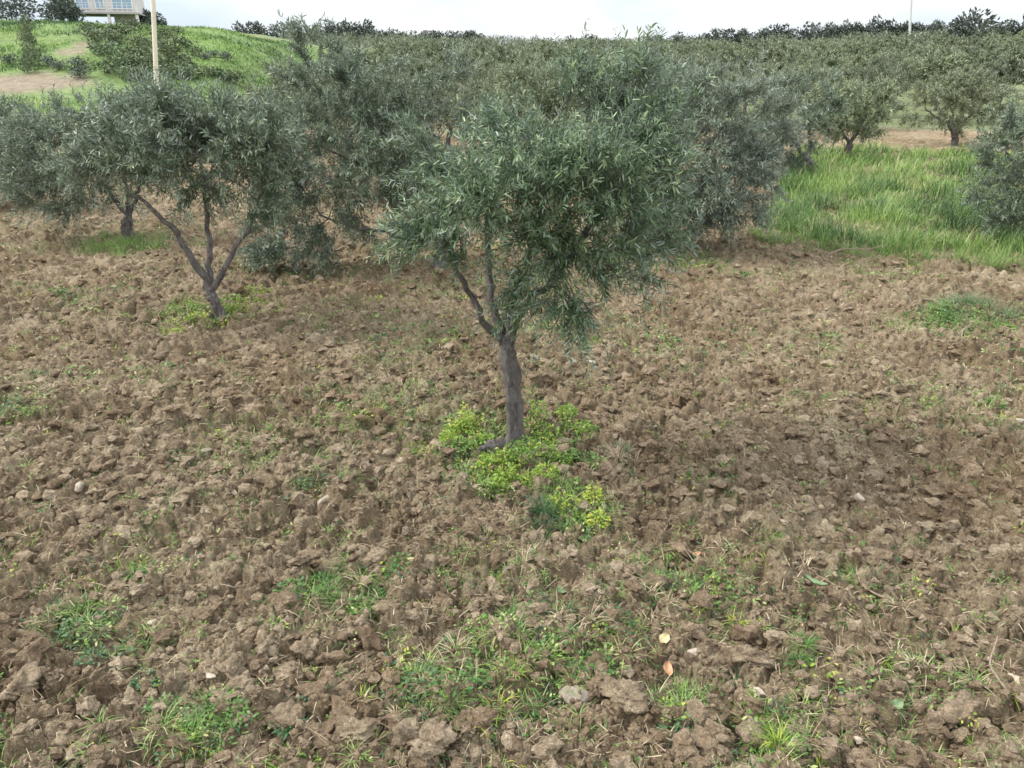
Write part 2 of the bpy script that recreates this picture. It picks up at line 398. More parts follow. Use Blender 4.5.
Xt, Yt, Ft = polar(0.3, 2600, 0.03, R(-180), R(180), 721)
rt = np.hypot(Xt, Yt)
Zt = land(Xt, Yt) - 0.35 * sstep(43, 38, rt)
bankg = ((Zt - 0) > 0) * sstep(-15, -20, Xt) * sstep(105, 90, Yt) * sstep(38, 46, Yt) * 1
bare = np.zeros_like(Xt)
for px, py, rx, ry in ((5, 84, 5, 3.2), (38, 85, 3.5, 2.2), (78, 48, .7, 2.5), (250, 35, 3, 4), (600, 66, 6, 10), (800, 60, 8, 6), (930, 137, 7, 3.0), (905, 134, 5, 3)):
    c = hit(px, py); d = np.hypot((Xt - c[0]) / rx, (Yt - c[1]) / ry) * (1 + 0.3 * vnoise(Xt / 1.5, Yt / 1.5, 8))
    bare = np.maximum(bare, 0.9 * sstep(1.1, 0.7, d))
me = make_mesh("hillside", np.stack([Xt, Yt, Zt], 1), [Ft[:, ::-1]], [M_TERR], None,
               {"green": np.clip(bankg * (0.75 + 0.5 * fbm(Xt / 6, Yt / 6, 4, 3)), 0, 1), "bare": bare}, True)
tag(link("hillside", me), kind='structure')

# ------------------------------------------------------------------ vectorised leaves, blades, tubes
def norm(v): return v / np.maximum(np.linalg.norm(v, axis=-1, keepdims=True), 1e-9)
def leaves(bag, P, D, Nn, L, W, rnd, mat=0, detail=2, bend=0.15):
    """P base, D direction, Nn normal, all (n,3)"""
    n = len(P); D = norm(D); Nn = norm(Nn - D * (Nn * D).sum(1, keepdims=True)); S = np.cross(D, Nn)
    L = np.broadcast_to(L, (n,))[:, None]; W = np.broadcast_to(W, (n,))[:, None]
    if detail >= 2:
        pts = [P, P + D * L * .3 + S * W * .42, P + D * L * .3 - S * W * .42,
               P + D * L * .68 + S * W * .42 - Nn * L * bend * .5, P + D * L * .68 - S * W * .42 - Nn * L * bend * .5, P + D * L - Nn * L * bend]
        V = np.stack(pts, 1); i = np.arange(n)[:, None] * 6
        T = np.concatenate([i + np.array([[0, 1, 2]]), i + np.array([[3, 5, 4]])])
        Q = i + np.array([[1, 3, 4, 2]])
        bag.add(V, [T, Q], mat, np.repeat(rnd, 6))
    else:
        V = np.stack([P, P + D * L * .45 + S * W * .5, P + D * L, P + D * L * .45 - S * W * .5], 1)
        i = np.arange(n)[:, None] * 4
        bag.add(V, [i + np.array([[0, 1, 2, 3]])], mat, np.repeat(rnd, 4))
def blades(bag, P, az, el, L, W, curl, rnd, mat=0):
    """curved grass blades"""
    n = len(P); a = az; pts = []
    side = np.stack([-np.sin(a), np.cos(a), np.zeros(n)], 1)
    p = P.copy(); e = el.copy()
    ws = (1.0, 0.85, 0.55)
    for k in range(3):
        pts += [p + side * (W * ws[k] / 2)[:, None], p - side * (W * ws[k] / 2)[:, None]]
        d = np.stack([np.cos(a) * np.cos(e), np.sin(a) * np.cos(e), np.sin(e)], 1)
        p = p + d * (L / 3)[:, None]; e = e - curl
    pts.append(p)
    V = np.stack(pts, 1); i = np.arange(n)[:, None] * 7
    bag.add(V, [i + np.array([[0, 1, 3, 2]]), i + np.array([[2, 3, 5, 4]]), i + np.array([[4, 5, 6]])], mat, np.repeat(rnd, 7))
def tube(bag, pts, rad, seg=8, mat=0, rnd=0.5, lump=0.0, seed=0, cap=True):
    pts = np.asarray(pts, float); rad = np.broadcast_to(rad, (len(pts),)).astype(float); n = len(pts)
    T = norm(np.gradient(pts, axis=0))
    ref = np.array([0.31, 0.95, 0.05]) if abs(T[0][2]) > .5 else np.array([0.05, 0.1, 1.0])
    U = norm(np.cross(T, ref)); Wv = np.cross(T, U)
    a = np.arange(seg) / seg * 2 * math.pi
    rr = rad[:, None] * np.ones(seg)
    if lump:
        k = np.arange(n)[:, None] * 0.35; rr = rr * (1 + lump * vnoise(k + seed * 3.3, np.cos(a)[None, :] * 1.6 + np.sin(a)[None, :] * 2.2 + seed, seed) + 0.5 * lump * vnoise(k * 3 + seed, a[None, :] * 2.0 + 0 * k, seed + 1))
    V = pts[:, None] + rr[..., None] * (np.cos(a)[None, :, None] * U[:, None] + np.sin(a)[None, :, None] * Wv[:, None])
    i = (np.arange(n - 1)[:, None] * seg + np.arange(seg)[None]).ravel(); j = (np.arange(n - 1)[:, None] * seg + (np.arange(seg)[None] + 1) % seg).ravel()
    fs = [np.stack([i, j, j + seg, i + seg], 1)]
    if cap: fs.append(np.array([[(n - 1) * seg + q for q in range(seg)]])); fs.append(np.array([[q for q in range(seg)][::-1]]))
    bag.add(V.reshape(-1, 3), fs, mat, rnd)
def smooth_path(pts, n):
    pts = np.asarray(pts, float)
    if len(pts) == 2: t = np.linspace(0, 1, n)[:, None]; return pts[0] * (1 - t) + pts[1] * t
    P = np.vstack([2 * pts[0] - pts[1], pts, 2 * pts[-1] - pts[-2]]); m = len(pts) - 1; o = []
    for u in np.linspace(0, m, n):
        k = min(int(u), m - 1); t = u - k; a, b, c, d = P[k:k + 4]
        o.append(0.5 * (2 * b + (c - a) * t + (2 * a - 5 * b + 4 * c - d) * t * t + (3 * b - a - 3 * c + d) * t ** 3))
    return np.array(o)

# ------------------------------------------------------------------ olive trees
def build_olive(name, seed, trunk, limbs, blobs, n_tips, n_shoots, per, Ls, LW, detail=2, leafmat=None, stems=True, tr=0.085, lr=0.05, shoot_len=(.18, .42), seg=12, lumps=.3):
    """all coordinates local to the tree's foot; returns list of (part name, mesh)"""
    leafmat = leafmat or M_OLIVE
    rg = np.random.default_rng(seed); parts = []
    nk = 26 if detail >= 2 else 10
    tp = smooth_path(trunk, nk); s = np.linspace(0, 1, nk)
    rad = tr * (1.0 - 0.12 * s + 0.08 * s ** 4 - .45 * s ** 12) + tr * 0.95 * np.exp(-s * 11)
    b = Bag(); tube(b, tp, rad, seg + 6 if detail >= 2 else 7, 0, .5, lumps, seed)
    parts.append(("trunk", b.mesh(name + "_trunk", [M_BARK], True)))
    nodes = []; 
    for li, lp in enumerate(limbs):
        lp = [tp[int(nk * .84)], tp[int(nk * .93)] * .7 + np.array(lp[1]) * .3 if False else tp[int(nk * .93)]] + [np.array(v) for v in lp[1:]]
        q = smooth_path(lp, 22 if detail >= 2 else 9); q[1:-1] += rg.normal(0, .012, (len(q) - 2, 3)); s = np.linspace(0, 1, len(q))
        r = (lr + (tr * .72 - lr) * np.exp(-s * 9)) * (1 - .72 * s) * rg.uniform(.85, 1.1)
        b = Bag(); tube(b, q, r, seg if detail >= 2 else 5, 0, .5, lumps * .8, seed + li + 5)
        parts.append(("limb", b.mesh(name + "_limb", [M_BARK], True)))
        for k in range(len(q) // 3, len(q)): nodes.append((*q[k], r[k]))
    # tips inside the blobs
    bl = np.array(blobs); wts = bl[:, 3] * bl[:, 4] * bl[:, 5]; wts = wts / wts.sum()
    ci = rg.choice(len(bl), n_tips, p=wts); d = norm(rg.normal(size=(n_tips, 3))) * (rg.uniform(.15, 1, (n_tips, 1)) ** .45)
    tips = bl[ci, :3] + d * bl[ci, 3:6]
    tips[:, 2] = np.maximum(tips[:, 2], 0.35)
    nd = np.array(nodes); crown = Bag()
    d0 = np.min(np.linalg.norm(tips[:, None] - nd[None, :, :3], axis=2), 1)
    N_ = [tuple(x) for x in nd]; arr = np.zeros((len(nd) + n_tips * 6, 4)); arr[:len(nd)] = nd; cnt = len(nd)
    starts = []; dirs = []
    for t in np.argsort(d0):
        tgt = tips[t]; dist = np.linalg.norm(arr[:cnt, :3] - tgt, axis=1) + 1.5 * np.maximum(0, arr[:cnt, 2] - tgt[2])
        k = int(np.argmin(dist)); p0 = arr[k, :3].copy(); L = np.linalg.norm(tgt - p0)
        if L < 0.04: continue
        mid = (p0 + tgt) / 2 + np.array([0, 0, .12 * L]) + rg.normal(0, .08 * L, 3)
        q = smooth_path([p0, mid, tgt], 6)
        r0 = min(arr[k, 3] * .75, .0045 + .011 * L + .002); r = np.linspace(r0, max(.0025, r0 * .45), 6)
        if stems: tube(crown, q, r, 5 if detail >= 2 else 3, 1, .5, 0, 0, cap=False)
        for j in range(1, 6): arr[cnt] = (*q[j], r[j]); cnt += 1
        g = norm((q[-1] - q[-3])[None])[0]
        for j in (2, 3, 4, 5): starts.append(q[j]); dirs.append(g)
    starts = np.array(starts); dirs = np.array(dirs)
    c0 = (bl[:, :3] * wts[:, None]).sum(0)
    k = rg.integers(0, len(starts), n_shoots); P0 = starts[k] + rg.normal(0, .02, (n_shoots, 3))
    outw = norm(P0 - c0 - np.array([0, 0, -.25]))
    D0 = norm(dirs[k] * .5 + outw * .75 + rg.normal(0, .55, (n_shoots, 3)) + np.array([0, 0, .18]))
    SL = rg.uniform(*shoot_len, n_shoots); droop = rg.uniform(-.3, .65, n_shoots) * (P0[:, 2] < c0[2] + .5) + rg.uniform(-.3, .4, n_shoots)
    tt = np.linspace(.08, 1.0, per)
    def at(t): return P0 + D0 * (SL * t)[:, None] + np.stack([0 * t, 0 * t, -droop * SL * t * t * .6], 1)
    if stems:
        st = [at(np.full(n_shoots, v)) for v in (0, .5, 1.0)]
        wv = norm(np.cross(D0, rg.normal(size=(n_shoots, 3)))) * (.0022 if detail >= 2 else .004)
        V = np.stack([st[0] + wv, st[0] - wv, st[1] + wv * .8, st[1] - wv * .8, st[2]], 1); i = np.arange(n_shoots)[:, None] * 5
        crown.add(V, [i + np.array([[0, 1, 3, 2]]), i + np.array([[2, 3, 4]])], 1, .5)
    srnd = rg.uniform(0, 1, n_shoots)
    PP, DD, NN, RR, LL = [], [], [], [], []
    for kk, t in enumerate(tt):
        for sgn in (1, -1):
            T = norm(D0 + np.stack([np.zeros(n_shoots)] * 2 + [-droop * t], 1))
            ax = norm(np.cross(T, np.stack([np.sin(srnd * 40 + kk * 1.57), np.cos(srnd * 40 + kk * 1.57), .3 + 0 * srnd], 1)))
            dd = norm(T * rg.uniform(.5, 1.1, (n_shoots, 1)) + ax * sgn * rg.uniform(.5, 1.0, (n_shoots, 1)) + rg.normal(0, .22, (n_shoots, 3)))
            PP.append(at(np.full(n_shoots, t))); DD.append(dd)
            NN.append(T * .5 + np.array([0, 0, .55]) + rg.normal(0, .55, (n_shoots, 3)))
            RR.append(np.clip(srnd * .5 + rg.uniform(0, .5, n_shoots) + (t > .85) * .12, 0, 1)); LL.append(rg.uniform(.7, 1.15, n_shoots) * (1 - .35 * (t > .93)))
    PP, DD, NN, RR, LL = map(np.concatenate, (PP, DD, NN, RR, LL))
    leaves(crown, PP, DD, NN, LL * Ls, LL * LW, RR, 0, detail)
    parts.append(("crown", crown.mesh(name + "_crown", [leafmat, M_TWIG])))
    return parts
def place_parts(kind, parts, loc, label, cat, group=None, rz=0, sc=1.0, plabels=None):
    root = link(kind, None, None, loc); root.rotation_euler = (0, 0, rz); root.scale = (sc,) * 3
    root.empty_display_size = .3
    tag(root, label, cat, group)
    for nme, me in parts: link(nme, me, root)
    return root

def near_tree(seed, base, trunk, limbs, blobs, label, **k):
    """trunk, limbs: lists of (px, py, depth offset); blobs: (px, py, rx px, ry px, depth offset)"""
    B = hit(*base); B[2] = float(ground_at(B[0], B[1])[0]) if np.hypot(B[0], B[1]) < 30 else B[2]
    sc = FPX / (B[1] * CT + CAM_H * ST * .6)
    tp = [onY(px, py, B[1] + dy) - B for px, py, dy in trunk]; tp[0] = np.array([0, 0, -.12]); 
    fork = tp[-1]
    lm = [[fork + (0, 0, -.03)] + [onY(px, py, B[1] + dy) - B for px, py, dy in L] for L in limbs]
    bb = [(*(onY(px, py, B[1] + dy) - B), rx / sc, (rx + ry) / 2 / sc * .95, ry / sc) for px, py, rx, ry, dy in blobs]
    parts = build_olive("olive", seed, tp, lm, bb, **k)
    return place_parts("olive_tree", parts, B, label, "olive tree", "olive trees of the grove")

near_tree(11, (513, 450), [(513, 450, 0), (515, 425, 0), (514, 395, .0), (510, 365, 0), (506, 343, 0)],
    [[(492, 330, .0), (480, 312, -.05), (468, 290, -.05), (450, 255, -.1), (436, 215, -.15)],
     [(520, 315, -.05), (536, 296, -.1), (560, 270, -.15), (600, 215, -.2), (635, 160, -.1)],
     [(512, 310, .15), (525, 260, .25), (545, 190, .3), (560, 110, .3)],
     [(498, 325, .1), (488, 280, .2), (490, 200, .25), (478, 130, .2)]],
    [(530, 180, 60, 44, .1), (468, 222, 32, 26, -.1), (455, 165, 34, 26, .2), (628, 170, 48, 46, .1), (595, 240, 42, 28, -.15), (574, 312, 10, 30, -.35), (515, 140, 50, 20, .3),
     (445, 245, 28, 20, -.3), (630, 108, 40, 30, .2), (545, 245, 36, 26, -.2), (655, 235, 26, 28, .2), (520, 190, 46, 36, -.5), (600, 185, 40, 38, -.5), (530, 288, 18, 26, -.3), (524, 315, 9, 12, -.3),
     (600, 300, 12, 14, -.1), (632, 268, 18, 18, 0), (585, 92, 18, 20, .2), (645, 88, 16, 20, .1), (418, 222, 16, 20, 0), (470, 120, 20, 18, .3)],
    "nearest olive tree, forked dark trunk rising from lime green weeds", n_tips=190, n_shoots=2050, per=14, Ls=.060, LW=.0112, shoot_len=(.15, .44), leafmat=M_OLIVE_MAIN, tr=.068, lr=.046)
near_tree(12, (222, 322), [(222, 322, 0), (217, 305, 0), (210, 292, 0)],
    [[(203, 275, .0), (190, 255, -.05), (175, 232, -.1), (155, 212, -.2), (130, 195, -.2)],
     [(209, 270, .1), (210, 240, .15), (206, 205, .2), (200, 160, .2)],
     [(222, 272, 0), (238, 245, 0), (254, 218, .1), (262, 180, .1)]],
    [(200, 150, 80, 48, .2), (128, 155, 46, 30, 0), (255, 150, 42, 48, .1), (92, 178, 26, 22, -.2), (180, 120, 60, 30, .5), (265, 205, 18, 20, 0)],
    "olive tree with three spread limbs from a low fork, left of the nearest tree", n_tips=190, n_shoots=1750, per=11, Ls=.078, LW=.016, tr=.075, lr=.05)
near_tree(13, (128, 243), [(128, 243, 0), (127, 228, 0), (128, 218, 0)],
    [[(118, 205, 0), (100, 180, -.1), (75, 165, -.1)], [(134, 205, .1), (140, 180, .1), (150, 150, .1)], [(127, 200, .2), (122, 165, .3), (110, 130, .3)]],
    [(85, 155, 62, 50, 0), (40, 165, 36, 45, -.2), (60, 125, 45, 30, .3), (135, 135, 52, 30, .2), (66, 203, 22, 16, -.3), (100, 125, 50, 28, .4)],
    "low olive tree at the far left with foliage drooping over short trunk and grass", n_tips=180, n_shoots=1700, per=10, Ls=.085, LW=.018, tr=.1, lr=.06)
near_tree(14, (436, 274), [(436, 274, 0), (440, 250, 0), (442, 222, 0)],
    [[(430, 225, -.1), (408, 240, -.1), (385, 232, -.1), (355, 228, -.15), (320, 215, -.1)], [(430, 195, .1), (415, 165, .1), (380, 130, .15), (345, 95, .1)],
     [(445, 190, .2), (440, 150, .3), (425, 110, .3)], [(420, 190, .3), (370, 170, .5), (310, 140, .6)]],
    [(345, 160, 92, 80, .2), (318, 90, 42, 55, .1), (308, 62, 18, 30, .1), (290, 235, 46, 50, 0), (400, 150, 55, 60, .4), (275, 165, 38, 60, .3), (311, 45, 6, 18, .1), (325, 275, 34, 22, -.2), (430, 95, 55, 38, .5), (285, 285, 22, 14, -.3), (380, 95, 50, 35, .3)],
    "wide leaning olive tree with a tall top shoot, directly behind left of the nearest tree", n_tips=260, n_shoots=2700, per=11, Ls=.082, LW=.0165, tr=.095, lr=.05)
near_tree(15, (663, 252), [(663, 252, 0), (665, 230, 0), (666, 208, 0)],
    [[(680, 190, 0), (700, 165, 0), (735, 140, 0)], [(655, 185, .1), (645, 150, .1), (640, 110, .1)], [(672, 180, .3), (690, 130, .3), (700, 90, .3)], [(650, 200, -.1), (625, 195, -.2), (610, 200, -.2)]],
    [(695, 145, 75, 70, .1), (738, 175, 48, 56, 0), (765, 125, 34, 36, .2), (640, 80, 40, 26, .3), (650, 110, 60, 48, .2), (622, 210, 38, 42, -.1), (705, 212, 40, 30, -.2), (735, 110, 50, 45, .3), (660, 190, 60, 40, .2)],
    "silvery olive tree just behind right of the nearest tree, beside the tall grass", n_tips=230, n_shoots=2400, per=11, Ls=.088, LW=.018, leafmat=M_OLIVE_SILVER, tr=.11, lr=.06)
near_tree(16, (813, 180), [(813, 180, 0), (812, 170, 0), (808, 160, 0)],
    [[(800, 150, 0), (785, 130, 0), (770, 115, 0)], [(810, 145, .2), (808, 125, .2), (800, 105, .2)]],
    [(782, 125, 46, 42, 0), (805, 105, 38, 35, .3), (760, 140, 30, 30, 0), (800, 150, 22, 14, -.1)],
    "dark leafy olive tree with pale trunk standing at the left edge of the tall grass", n_tips=130, n_shoots=1100, per=8, Ls=.11, LW=.026, tr=.12, lr=.07)
near_tree(17, (848, 162), [(848, 162, 0), (848, 152, 0), (850, 143, 0)],
    [[(842, 132, 0), (835, 118, 0), (830, 105, 0)], [(858, 132, .1), (866, 115, .1), (870, 100, .1)]],
    [(852, 105, 46, 26, 0), (835, 115, 30, 22, .2), (875, 115, 30, 20, 0)],
    "yellowish olive tree with V shaped limbs behind the tall grass", n_tips=120, n_shoots=1000, per=8, Ls=.11, LW=.028, tr=.11, lr=.07, leafmat=M_OLIVE_FAR)
near_tree(18, (955, 147), [(955, 147, 0), (955, 138, 0), (953, 131, 0)],
    [[(940, 120, 0), (925, 108, 0)], [(965, 120, .1), (980, 108, .1)], [(953, 118, .3), (950, 100, .3)]],
    [(935, 105, 40, 24, 0), (975, 102, 45, 28, .2), (955, 90, 40, 18, .4)],
    "broad green olive tree in front of the bare soil strip beyond the tall grass", n_tips=120, n_shoots=1000, per=8, Ls=.12, LW=.03, tr=.12, lr=.08, leafmat=M_OLIVE_FAR)
near_tree(19, (1048, 246), [(1048, 246, 0), (1050, 225, 0), (1050, 205, 0)],
    [[(1030, 185, 0), (1015, 165, 0), (1005, 150, 0)], [(1065, 180, .1), (1080, 160, .1)], [(1050, 170, .2), (1045, 140, .2)]],
    [(1020, 165, 42, 52, 0), (1065, 160, 50, 55, .2), (1000, 195, 22, 30, -.2), (1025, 215, 30, 22, -.1), (1035, 125, 42, 22, .2)],
    "grey-green olive tree cut by the right edge, foliage hanging over the tall grass", n_tips=170, n_shoots=1300, per=10, Ls=.088, LW=.018, tr=.1, lr=.06)
near_tree(20, (-22, 212), [(-22, 212, 0), (-22, 198, 0), (-20, 185, 0)],
    [[(-10, 170, 0), (5, 150, 0)], [(-35, 170, .1), (-45, 150, .1)]],
    [(8, 148, 36, 40, 0), (-35, 150, 40, 40, .2), (15, 125, 30, 22, .2)],
    "olive tree cut by the left edge, grey-green crown behind the ploughed soil", n_tips=150, n_shoots=1300, per=9, Ls=.1, LW=.022, tr=.1, lr=.06)

# grove: protos then copies
def auto_olive(seed, h, wdt, n_tips, n_shoots, per, Ls, LW, detail=1, stems=True, nl=3, leafmat=None):
    rg = np.random.default_rng(seed); hf = h * rg.uniform(.2, .3)
    trunk = [(0, 0, -.2), (rg.normal(0, .05), rg.normal(0, .05), hf * .5), (rg.normal(0, .1), rg.normal(0, .1), hf)]
    limbs = []; blobs = []
    for k in range(nl):
        a = k / nl * 6.283 + rg.uniform(-.4, .4); rr = wdt * .24
        e = np.array([math.cos(a) * rr, math.sin(a) * rr, h * .62])
        limbs.append([trunk[-1], (e[0] * .5, e[1] * .5, (hf + e[2]) / 2 - .05), tuple(e)])
        blobs.append((*(e + (0, 0, h * .02)), wdt * rg.uniform(.24, .34), wdt * rg.uniform(.24, .34), h * rg.uniform(.24, .33)))
    blobs.append((0, 0, h * .72, wdt * .3, wdt * .3, h * .27))
    blobs.append((rg.normal(0, .3), rg.normal(0, .3), h * .5, wdt * .45, wdt * .42, h * .2))
    blobs = [(a_, b_, c_, d_ * .85, e_ * .85, f_ * .85) for a_, b_, c_, d_, e_, f_ in blobs]
    return build_olive("grove", seed, trunk, limbs, blobs, n_tips, n_shoots, per, Ls, LW, detail, leafmat or M_OLIVE_FAR, stems, .1, .06)
rg = np.random.default_rng(5)
MIDP = [auto_olive(40 + i, 2.9, 3.7, 110, 1150, 7, .12, .032) for i in range(4)]
FARP = [auto_olive(60 + i, 3.0, 4.0, 40, 420, 5, .26, .085, stems=False) for i in range(4)]

used = [hit(*p)[:2] for p in ((513, 450), (222, 322), (128, 243), (436, 274), (663, 252), (813, 180), (848, 162), (955, 147), (1048, 246), (-22, 212))]
cand = []
ang = R(24); sp = 4.9
for i in range(-70, 71):
    for j in range(-70, 71):
        u, v = i * sp, j * sp * .92
        x = u * math.cos(ang) - v * math.sin(ang) + rg.normal(0, .35); y = u * math.sin(ang) + v * math.cos(ang) + rg.normal(0, .35)
        r = math.hypot(x, y); az = math.degrees(math.atan2(x, y))
        if r < 16.5 or r > 240 or abs(az) > 35 or y < 5: continue
        if any(math.hypot(x - a, y - b) < 3.4 for a, b in used): continue
        px, py = project(x, y, float(land(x, y)))
        if px > 735 and r < 33 and px < 1100: continue                    # tall grass
        if 875 < px < 1000 and r < 39: continue                          # bare strip
        if x < -14.5 and y + .12 * (x + 30) > 46 and y < 160: continue    # bank
        if r > 40 and rg.random() < .2: continue
        if r > 30 and vnoise(np.array([x / 9.0]), np.array([y / 14.0]), 91)[0] > .62: continue
        if px < 285 and r > 30 and project(x, y, float(land(x, y)) + 1.9)[1] < 84: continue
        cand.append((r, x, y, px))
cand.sort()
GL = {0: ("left of the pale pole", -1e9, 150), 1: ("left of the nearest tree", 150, 420), 2: ("behind the nearest tree", 420, 700),
      3: ("behind the tall grass", 700, 1e9)}
def glabel(px, r):
    for k, (t, a, b) in GL.items():
        if a <= px < b: where = t
    dist = "near row" if r < 27 else "second band" if r < 45 else "middle band" if r < 75 else "upper band"
    look = "broad grey-green olive tree" if r < 45 else "rounded olive tree on the slope"
    return f"{look}, {dist}, {where}", f"{dist} of the grove {where}"
NIND = 285
ind = cand[:NIND]; rest = cand[NIND:]
PROTO = {}
for n, (r, x, y, px) in enumerate(ind):
    kind = 'mid' if r < 48 else 'far'; v = int(rg.integers(0, 4)); z = float(land(x, y)) - .03
    lab, grp = glabel(px, r); s = rg.uniform(.85, 1.12)
    if px < 200 and r < 40: s *= .85
    top = project(x, y, z + 2.95 * s)[1]
    if px < 285 and top < 90: s = max(.62, s * (1 - (90 - top) / 42))
    if (kind, v) not in PROTO:
        parts = (MIDP if kind == 'mid' else FARP)[v]
        if kind == 'far': parts = [p for p in parts if p[0] in ("trunk", "crown")]
        PROTO[(kind, v)] = place_parts("olive_tree", parts, (x, y, z), lab, "olive tree", grp, rg.uniform(0, 6.28), s)
    else:
        copy_tree(PROTO[(kind, v)], (x, y, z), rg.uniform(0, 6.28), (s * rg.uniform(.9, 1.1), s, s * rg.uniform(.9, 1.08)), lab, grp)
# farther trees of the grove, one mass
bag = Bag()
fx = np.array([c[1] for c in rest]); fy = np.array([c[2] for c in rest]); fz = land(fx, fy)
for x, y, z in zip(fx, fy, fz):
    n = int(230 * (90 / max(90, math.hypot(x, y))) ** .6) + 60; s = rg.uniform(.8, 1.25)
    ctr = rg.normal(0, .8, (5, 3)) * (1, 1, .35) + (0, 0, 1.7)
    k = rg.integers(0, 5, n)
    P = (ctr[k] + norm(rg.normal(size=(n, 3))) * rg.uniform(.3, 1, (n, 1)) ** .4 * (1.15, 1.15, .95)) * s
    P[:, 2] = np.maximum(P[:, 2], .25)
    D = norm(P - np.array([0, 0, 1.2]) + rg.normal(0, .9, (n, 3)))
    leaves(bag, P + (x, y, z), D, rg.normal(0, .6, (n, 3)) + (0, 0, .6), rg.uniform(.3, .6, n), rg.uniform(.12, .22, n), np.clip(rg.uniform(0, .6, n) + .1 + rg.normal(0, .28), 0, 1), 0, 1)
tag(link("distant_grove", bag.mesh("distant_grove", [M_OLIVE_FAR])), "grey-green far olive grove covering the upper slope", "grove", kind='stuff')

# ------------------------------------------------------------------ skyline trees and shrubs
def round_tree(seed, h, wdt, n, mat, L, W, trunk=.25, flat=.8):
    rg = np.random.default_rng(seed); b = Bag()
    m = 9; c = rg.normal(0, 1, (m, 3)) * (wdt * .22, wdt * .22, h * .12) + (0, 0, h * (trunk + (1 - trunk) * .5))
    k = rg.integers(0, m, n); P = c[k] + norm(rg.normal(size=(n, 3))) * rg.uniform(.2, 1, (n, 1)) ** .4 * (wdt * .27, wdt * .27, h * (1 - trunk) * .36)
    P[:, 2] = np.clip(P[:, 2], h * trunk * .7, None)
    D = norm(P - c.mean(0) + rg.normal(0, wdt * .25, (n, 3)))
    leaves(b, P, D, rg.normal(0, .7, (n, 3)) + (0, 0, .5), rg.uniform(.7, 1.3, n) * L, rg.uniform(.7, 1.3, n) * W, rg.uniform(0, 1, n), 0, 1)
    t = Bag(); tube(t, smooth_path([(0, 0, -.3), (.05 * h * rg.normal(), 0, h * trunk), (0, 0, h * .6)], 8), np.linspace(.05 * h, .02 * h, 8), 7, 0, .5, .1, seed)
    return [("trunk", t.mesh("far_trunk", [M_BARK], True)), ("crown", b.mesh("far_crown", [mat]))]
PIN = [round_tree(80 + i, 4.2, 4.4, 700, M_PINE, .55, .28, .3) for i in range(3)]
CON = round_tree(90, 6.0, 2.6, 600, M_PINE, .5, .26, .08)
proto = {}
def sky_tree(px, py_base, r, h, wd, label, group, con=False):
    if not con and px != 967 and rg.random() < .14: return
    px += rg.uniform(-2, 2)
    a = math.atan((px - 512) / 863.0); x, y = r * math.sin(a), r * math.cos(a); z = float(land(x, y)) - .1
    v = 'c' if con else int(rg.integers(0, 3)); base = CON if con else PIN[v]; bh = 6.0 if con else 4.2; bw = 2.6 if con else 4.4
    if v not in proto:
        o = place_parts("dark_evergreen_tree", base, (x, y, z), label, "evergreen tree", group, rg.uniform(0, 6)); proto[v] = o
    else: o = copy_tree(proto[v], (x, y, z), rg.uniform(0, 6), 1, label, group)
    wd *= 1.2; o.scale = (wd / bw, wd / bw, h * 1.2 / bh)
gr = "dark evergreens on the skyline"
for px in (248, 258, 268, 283): sky_tree(px, 0, 205, 3.6 + rg.uniform(-.5, .6), 3.8, "dark spreading evergreen standing on the skyline right of the green bank", gr)
for px in (296, 306, 316, 330, 340, 350, 360, 368): sky_tree(px, 0, 215, 4.2 + rg.uniform(-.6, .5), 4.3, "dark evergreen in the dense skyline row above the tall top shoot of an olive", gr)
for px in range(378, 480, 9): sky_tree(px, 0, 225, 3.4 + rg.uniform(-.5, .4), 4.2, "low dark evergreen in the skyline row sloping down towards the centre", gr)
for px in range(575, 690, 8): sky_tree(px, 0, 235, 2.6 + rg.uniform(-.5, .9), 4.2, "small dark evergreen in the thin skyline row above the centre", gr)
for px in range(694, 790, 10): sky_tree(px, 0, 225, 3.6 + rg.uniform(-.9, 1.2), 4.6, "bushy dark evergreen in the skyline row right of centre", gr)
for px in range(816, 942, 7): sky_tree(px, 0, 205, 3.9 + rg.uniform(-.5, .6), 3.8, "dark evergreen in the long skyline row beside the thin far pole", gr)
sky_tree(802, 0, 150, 4.3, 3.0, "dark upright conifer standing alone below the skyline right of centre", gr, True)
sky_tree(967, 0, 150, 4.6, 5.0, "large round dark tree right of the thin far pole", gr)
for px in (990, 1000, 1022, 1035): sky_tree(px, 0, 170, 3.2 + rg.uniform(-.4, .5), 4.6, "dark bushy tree at the right end of the skyline", gr)

SHR = [round_tree(95 + i, 1.3, 1.9, 420, M_SHRUB, .26, .12, .03) for i in range(3)]
SHD = round_tree(99, 1.6, 2.0, 420, M_PINE, .26, .12, .03)
def bank_tree(px, py, h, wd, parts, kind, label, cat, group):
    B = hit(px, py); key = (kind, id(parts))
    if key not in proto: o = proto[key] = place_parts(kind, parts, B, label, cat, group)
    else: o = copy_tree(proto[key], B, rg.uniform(0, 6), 1, label, group)
    bh = {id(SHD): 1.6}.get(id(parts), 1.3 if parts in SHR else 4.2); bw = {id(SHD): 2.0}.get(id(parts), 1.9 if parts in SHR else 4.4)
    o.scale = (wd / bw, wd / bw, h / bh); o.rotation_euler[2] = rg.uniform(0, 6)
gs = "shrubs on the green bank"
for i, (px, py) in enumerate([(27, 28), (30, 36), (26, 44), (32, 50), (29, 58), (33, 66), (28, 73)]):
    bank_tree(px, py, 1.0, 1.0, SHR[i % 3], "shrub", "grey-green shrub in the upright line of shrubs at the far left of the bank", "shrub", gs)
